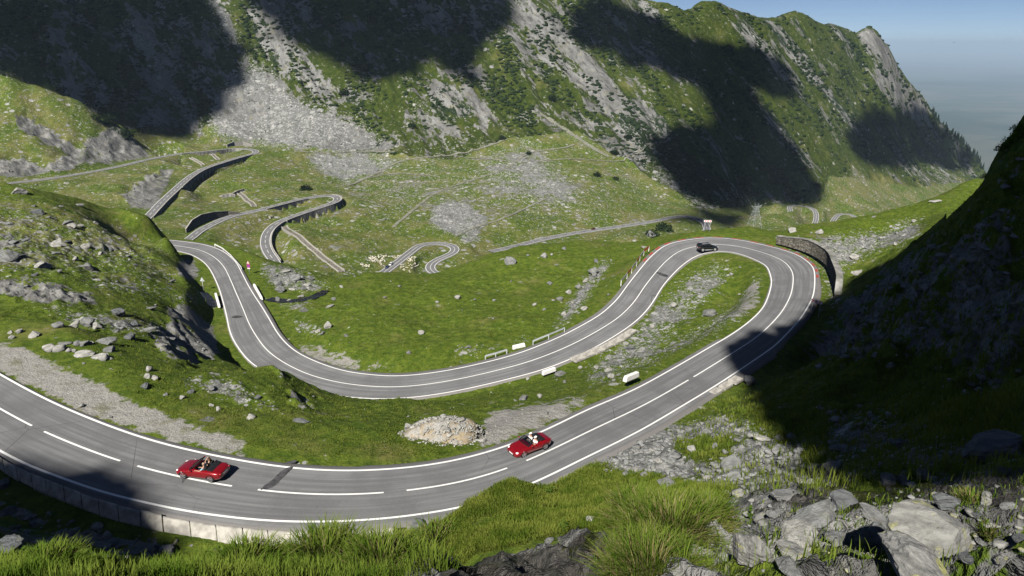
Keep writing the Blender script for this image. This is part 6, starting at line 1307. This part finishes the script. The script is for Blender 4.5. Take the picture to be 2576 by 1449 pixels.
# --- brook: dark water beside the left bend and in the foreground
m = N("brook_water"); c = m.coord(); f_ = m.noise(m.mapping(c, (0, 0, 0), (1, 3, 1)), 3.0, 6, .7); MAT_WATER = m.bsdf(m.mix(m.ramp(f_, .60, .70), (.012, .011, .009), (.55, .56, .56)), .12, m.bump(f_, .6, .06), .5)
def brook(pts, w_, up=.05):
    q = catmull(np.array(pts, float), 3.0); P = hit(q[:, 0], q[:, 1]); P = P[np.isfinite(P[:, 0])]; 
    if len(P) < 8: print('brook lost', pts[0]); return
    P = smooth1(P, 3); D = P[:, 1] * CT - P[:, 2] * ST; t_ = np.gradient(P, axis=0); nr = np.stack([-t_[:, 1], t_[:, 0], 0 * t_[:, 0]], -1); nr /= np.linalg.norm(nr[:, :2], axis=1)[:, None] + 1e-9; wv = w_ * (1 + .35 * noise(np.arange(len(P)) / 5, np.zeros(len(P)), 4)); rows = []
    for o_ in (-.5, -.2, .2, .5):
        r_ = P + nr * (o_ * wv)[:, None]; r_[:, 2] = zat(r_[:, 0], r_[:, 1]) * .5 + P[:, 2] * .5 + up; rows.append(r_)
    ribbon("water", np.stack(rows, 1), MAT_WATER)
brook([(672,752),(700,757),(735,758),(765,755),(790,748),(812,738),(822,730)], 2.2, .12); brook([(505,735),(520,752),(535,765),(550,772)], 2.4, .12)
# --- rubble heap beside the near road
P0 = hit1(1120, 1092); D0 = P0[1] * CT - P0[2] * ST; hp_ = empty("rubble_heap", P0.tolist(), 0, "pale heap of dumped rubble and gravel beside the near road", "heap"); r_ = np.random.default_rng(9)
V0, F0 = ICO[4]; V = V0.copy(); an_ = np.arctan2(V[:, 1], V[:, 0]); V *= (1 + .14 * noise(V[:, 0] * 1.6, V[:, 1] * 1.6, 3) + .10 * noise(V[:, 0] * 5, V[:, 1] * 5 + V[:, 2] * 3, 4) + .03 * noise(V[:, 0] * 17, V[:, 1] * 17 + V[:, 2] * 9, 5))[:, None]; SX = 104 * D0 / F; V = V * (SX, SX * .62, SX * .54); V[:, 2] -= .16 * SX
m = N("heap_gravel"); c = m.coord(); g1 = m.noise(c, 6, 6, .75); MAT_HEAP = m.bsdf(m.mix(m.ramp(m.noise(c, .8, 4), .42, .62), m.mix(m.ramp(g1, .3, .7), (.22, .215, .20), (.46, .45, .42)), m.mix(m.ramp(g1, .3, .7), (.24, .19, .12), (.42, .35, .24))), .95, m.bump(g1, .9, .12), .1)
mesh_np("gravel_mound", V, F0, MAT_HEAP, hp_); hv = []; hf = []; nv = 0; shp = [rock_shape(700 + k, 2, 10, .5, .05) for k in range(6)]
for i in range(760):
    a_, rr = r_.uniform(0, 6.28), math.sqrt(r_.random()) * (1.12 if i % 3 else .95); x, y = rr * math.cos(a_), rr * math.sin(a_); z = math.sqrt(max(0, 1 - min(rr, 1) ** 2)) * .54 * SX - .16 * SX; q, ff = shp[i % 6]; S = r_.uniform(.02, .085) * SX * (1 if i > 16 else 2.6); b_ = r_.uniform(0, 6.28); M_ = np.array(Matrix.Rotation(b_, 3, 'Z') @ Matrix.Rotation(r_.normal(0, .5), 3, 'X')); gz = float(zat(P0[0] + x * SX, P0[1] + y * SX * .62)) - P0[2]; hv.append((q * S) @ M_.T + (x * SX, y * SX * .62, max(z, gz) + S * .05)); hf.append(ff + nv); nv += len(q)
tag(mesh_np("rubble_stones", np.vstack(hv), np.vstack(hf), MAT_PALE, hp_), kind="stuff")
# --- steel lattice pylon
P0 = hit1(1895, 574.0); P0 = np.array(PD(1896, 579, 640.0)); MAT_PYL = simple("pylon_steel", (.30, .33, .34), .5, .4, .1)
o = empty("power_pylon", P0.tolist(), R(18), "grey steel lattice pylon standing in the valley beyond the crest", "pylon"); Hh = 24.5; b0, b1 = 5.4, 1.3; ks = [0, .26, .48, .66, .80, .90]; lv = [(k * Hh * .92, b0 + (b1 - b0) * k) for k in ks] + [(Hh * .92, 1.2)]
cr_ = [(1, 1), (-1, 1), (-1, -1), (1, -1)]
for cx_, cy_ in cr_: q = MB(); q.tube([(cx_ * w_, cy_ * w_, z) for z, w_ in lv], .13, 5); q.build("leg", MAT_PYL, o)
q = MB()
for i in range(len(lv) - 1):
    (z0, w0), (z1, w1) = lv[i], lv[i + 1]
    for k in range(4):
        a_, b_ = cr_[k], cr_[(k + 1) % 4]; q.tube([(a_[0] * w0, a_[1] * w0, z0), (b_[0] * w1, b_[1] * w1, z1)], .07, 4); q.tube([(b_[0] * w0, b_[1] * w0, z0), (a_[0] * w1, a_[1] * w1, z1)], .07, 4); q.tube([(a_[0] * w1, a_[1] * w1, z1), (b_[0] * w1, b_[1] * w1, z1)], .09, 4)
q.build("bracing", MAT_PYL, o); q = MB()
for s_ in (-1, 1):
    for dy in (-1.0, 1.0): q.tube([(0, dy, Hh * .90), (s_ * 6.2, 0, Hh * .97)], .14, 4); q.tube([(0, dy, Hh * .80), (s_ * 6.2, 0, Hh * .97)], .11, 4); q.tube([(s_ * 1.1, dy, Hh * .92), (s_ * 1.9, dy * .3, Hh * 1.04)], .12, 4)
    q.tube([(s_ * 1.0, 1.2, Hh * .73), (s_ * 3.4, 0, Hh * .74)], .12, 4); q.tube([(s_ * 1.0, -1.2, Hh * .73), (s_ * 3.4, 0, Hh * .74)], .12, 4)
q.build("crossarms", MAT_PYL, o)
# --- flock of sheep
MAT_WOOL = simple("sheep_wool", (.70, .65, .54), .95, .05, .15, 8, .4)
def sheep_mesh(k):
    r_ = np.random.default_rng(k); b = MB(); b.loft([[Vector((x, w_ * math.cos(a_), z + h_ * math.sin(a_))) for a_ in np.linspace(0, 2 * math.pi, 9)[:-1]] for x, w_, h_, z in ((-.52, .10, .14, .62), (-.42, .22, .26, .60), (-.1, .27, .30, .58), (.25, .25, .28, .60), (.42, .16, .19, .66), (.55, .10, .12, .78), (.66, .085, .10, .84), (.78, .05, .055, .76))]); up = (k % 2)
    for x, y in ((.28, .13), (.28, -.13), (-.34, .13), (-.34, -.13)): b.tube([(x, y, .45), (x + .03, y, .24), (x, y, 0)], [.065, .045, .035], 5)
    for s_ in (1, -1): b.ball((.62, .12 * s_, .88), (.03, .07, .025), 5, 3)
    b.tube([(-.50, 0, .66), (-.58, 0, .50)], [.035, .02], 5); o = b.build("sheep", MAT_WOOL, None, True); me = o.data; bpy.data.objects.remove(o); return me
SHM = [sheep_mesh(k) for k in range(3)]; sx = lambda p: ((1440 + p[0] * .16304) / 1.59006, (980 + p[1] * .16304) / 1.59006)
def flock(poly, n, label, group, seed):
    r_ = np.random.default_rng(seed); P_ = np.array([sx(p) for p in poly]); lo, hi = P_.min(0), P_.max(0); k = 0; tries = 0
    while k < n and tries < 4000:
        tries += 1; x, y = r_.uniform(lo[0], hi[0]), r_.uniform(lo[1], hi[1]); ins = False
        for i in range(len(P_)):
            x0, y0 = P_[i - 1]; x1, y1 = P_[i]
            if (y0 > y) != (y1 > y) and x < (x1 - x0) * (y - y0) / (y1 - y0) + x0: ins = not ins
        if not ins: continue
        P = hit1(x, y)
        if not np.isfinite(P[0]) or P[1] < 300 or float(msk(DR, P[0], P[1])) < -.2: continue
        o = bpy.data.objects.new("sheep", SHM[k % 3]); COL.objects.link(o); o.location = P.tolist(); s_ = r_.uniform(.78, 1.02); o.scale = (s_,) * 3; o.rotation_euler = (0, 0, r_.uniform(0, 6.28)); tag(o, label, "sheep", group); k += 1
flock([(150,420),(180,300),(560,240),(700,280),(720,310),(560,330),(640,430),(520,420),(430,440),(260,430)], 100, "cream sheep in the dense flock left of the far road with the two vehicles", "dense flock left of the far road", 1)
flock([(0,480),(240,490),(240,560),(60,560)], 28, "cream sheep in the small bunch at the far left end of the flock", "small bunch at the left end of the flock", 2)
flock([(480,430),(620,520),(520,540)], 10, "cream sheep trailing behind the dense flock towards the blue car", "sheep trailing towards the blue car", 3)
flock([(780,290),(1000,260),(960,330),(860,355)], 16, "cream sheep at the left edge of the far road", "sheep at the left road edge", 4)
flock([(1130,385),(1250,290),(1390,275),(1360,390),(1200,420)], 32, "cream sheep bunched at the right edge of the far road", "sheep at the right road edge", 5)
flock([(930,510),(1100,470),(1250,430),(1420,440),(1440,520),(1270,580),(1250,690),(1000,610)], 34, "cream sheep scattered on the grass inside the far loop", "sheep scattered inside the far loop", 6)
# --- a bird over the plain
P0 = PD(2400, 107, 420.0); b = MB(); b.loft([[Vector((x, w_ * math.cos(a_), h_ * math.sin(a_))) for a_ in np.linspace(0, 2 * math.pi, 7)[:-1]] for x, w_, h_ in ((-.45, .10, .02), (-.25, .06, .05), (0, .10, .09), (.2, .08, .08), (.33, .05, .05), (.45, .01, .01))])
for s_ in (1, -1): b.add([(.12, .05 * s_, .05), (-.12, .05 * s_, .05), (-.16, .55 * s_, .22), (-.10, 1.05 * s_, .10), (.02, 1.0 * s_, .11), (.14, .5 * s_, .22)], [(0, 1, 2, 5), (5, 2, 3, 4)])
ob = b.build("bird", MAT_RUBBER, None, True); ob.location = P0.tolist(); ob.rotation_euler = (0, 0, R(20)); tag(ob, "tiny dark bird gliding alone in the pale sky over the plain", "bird")
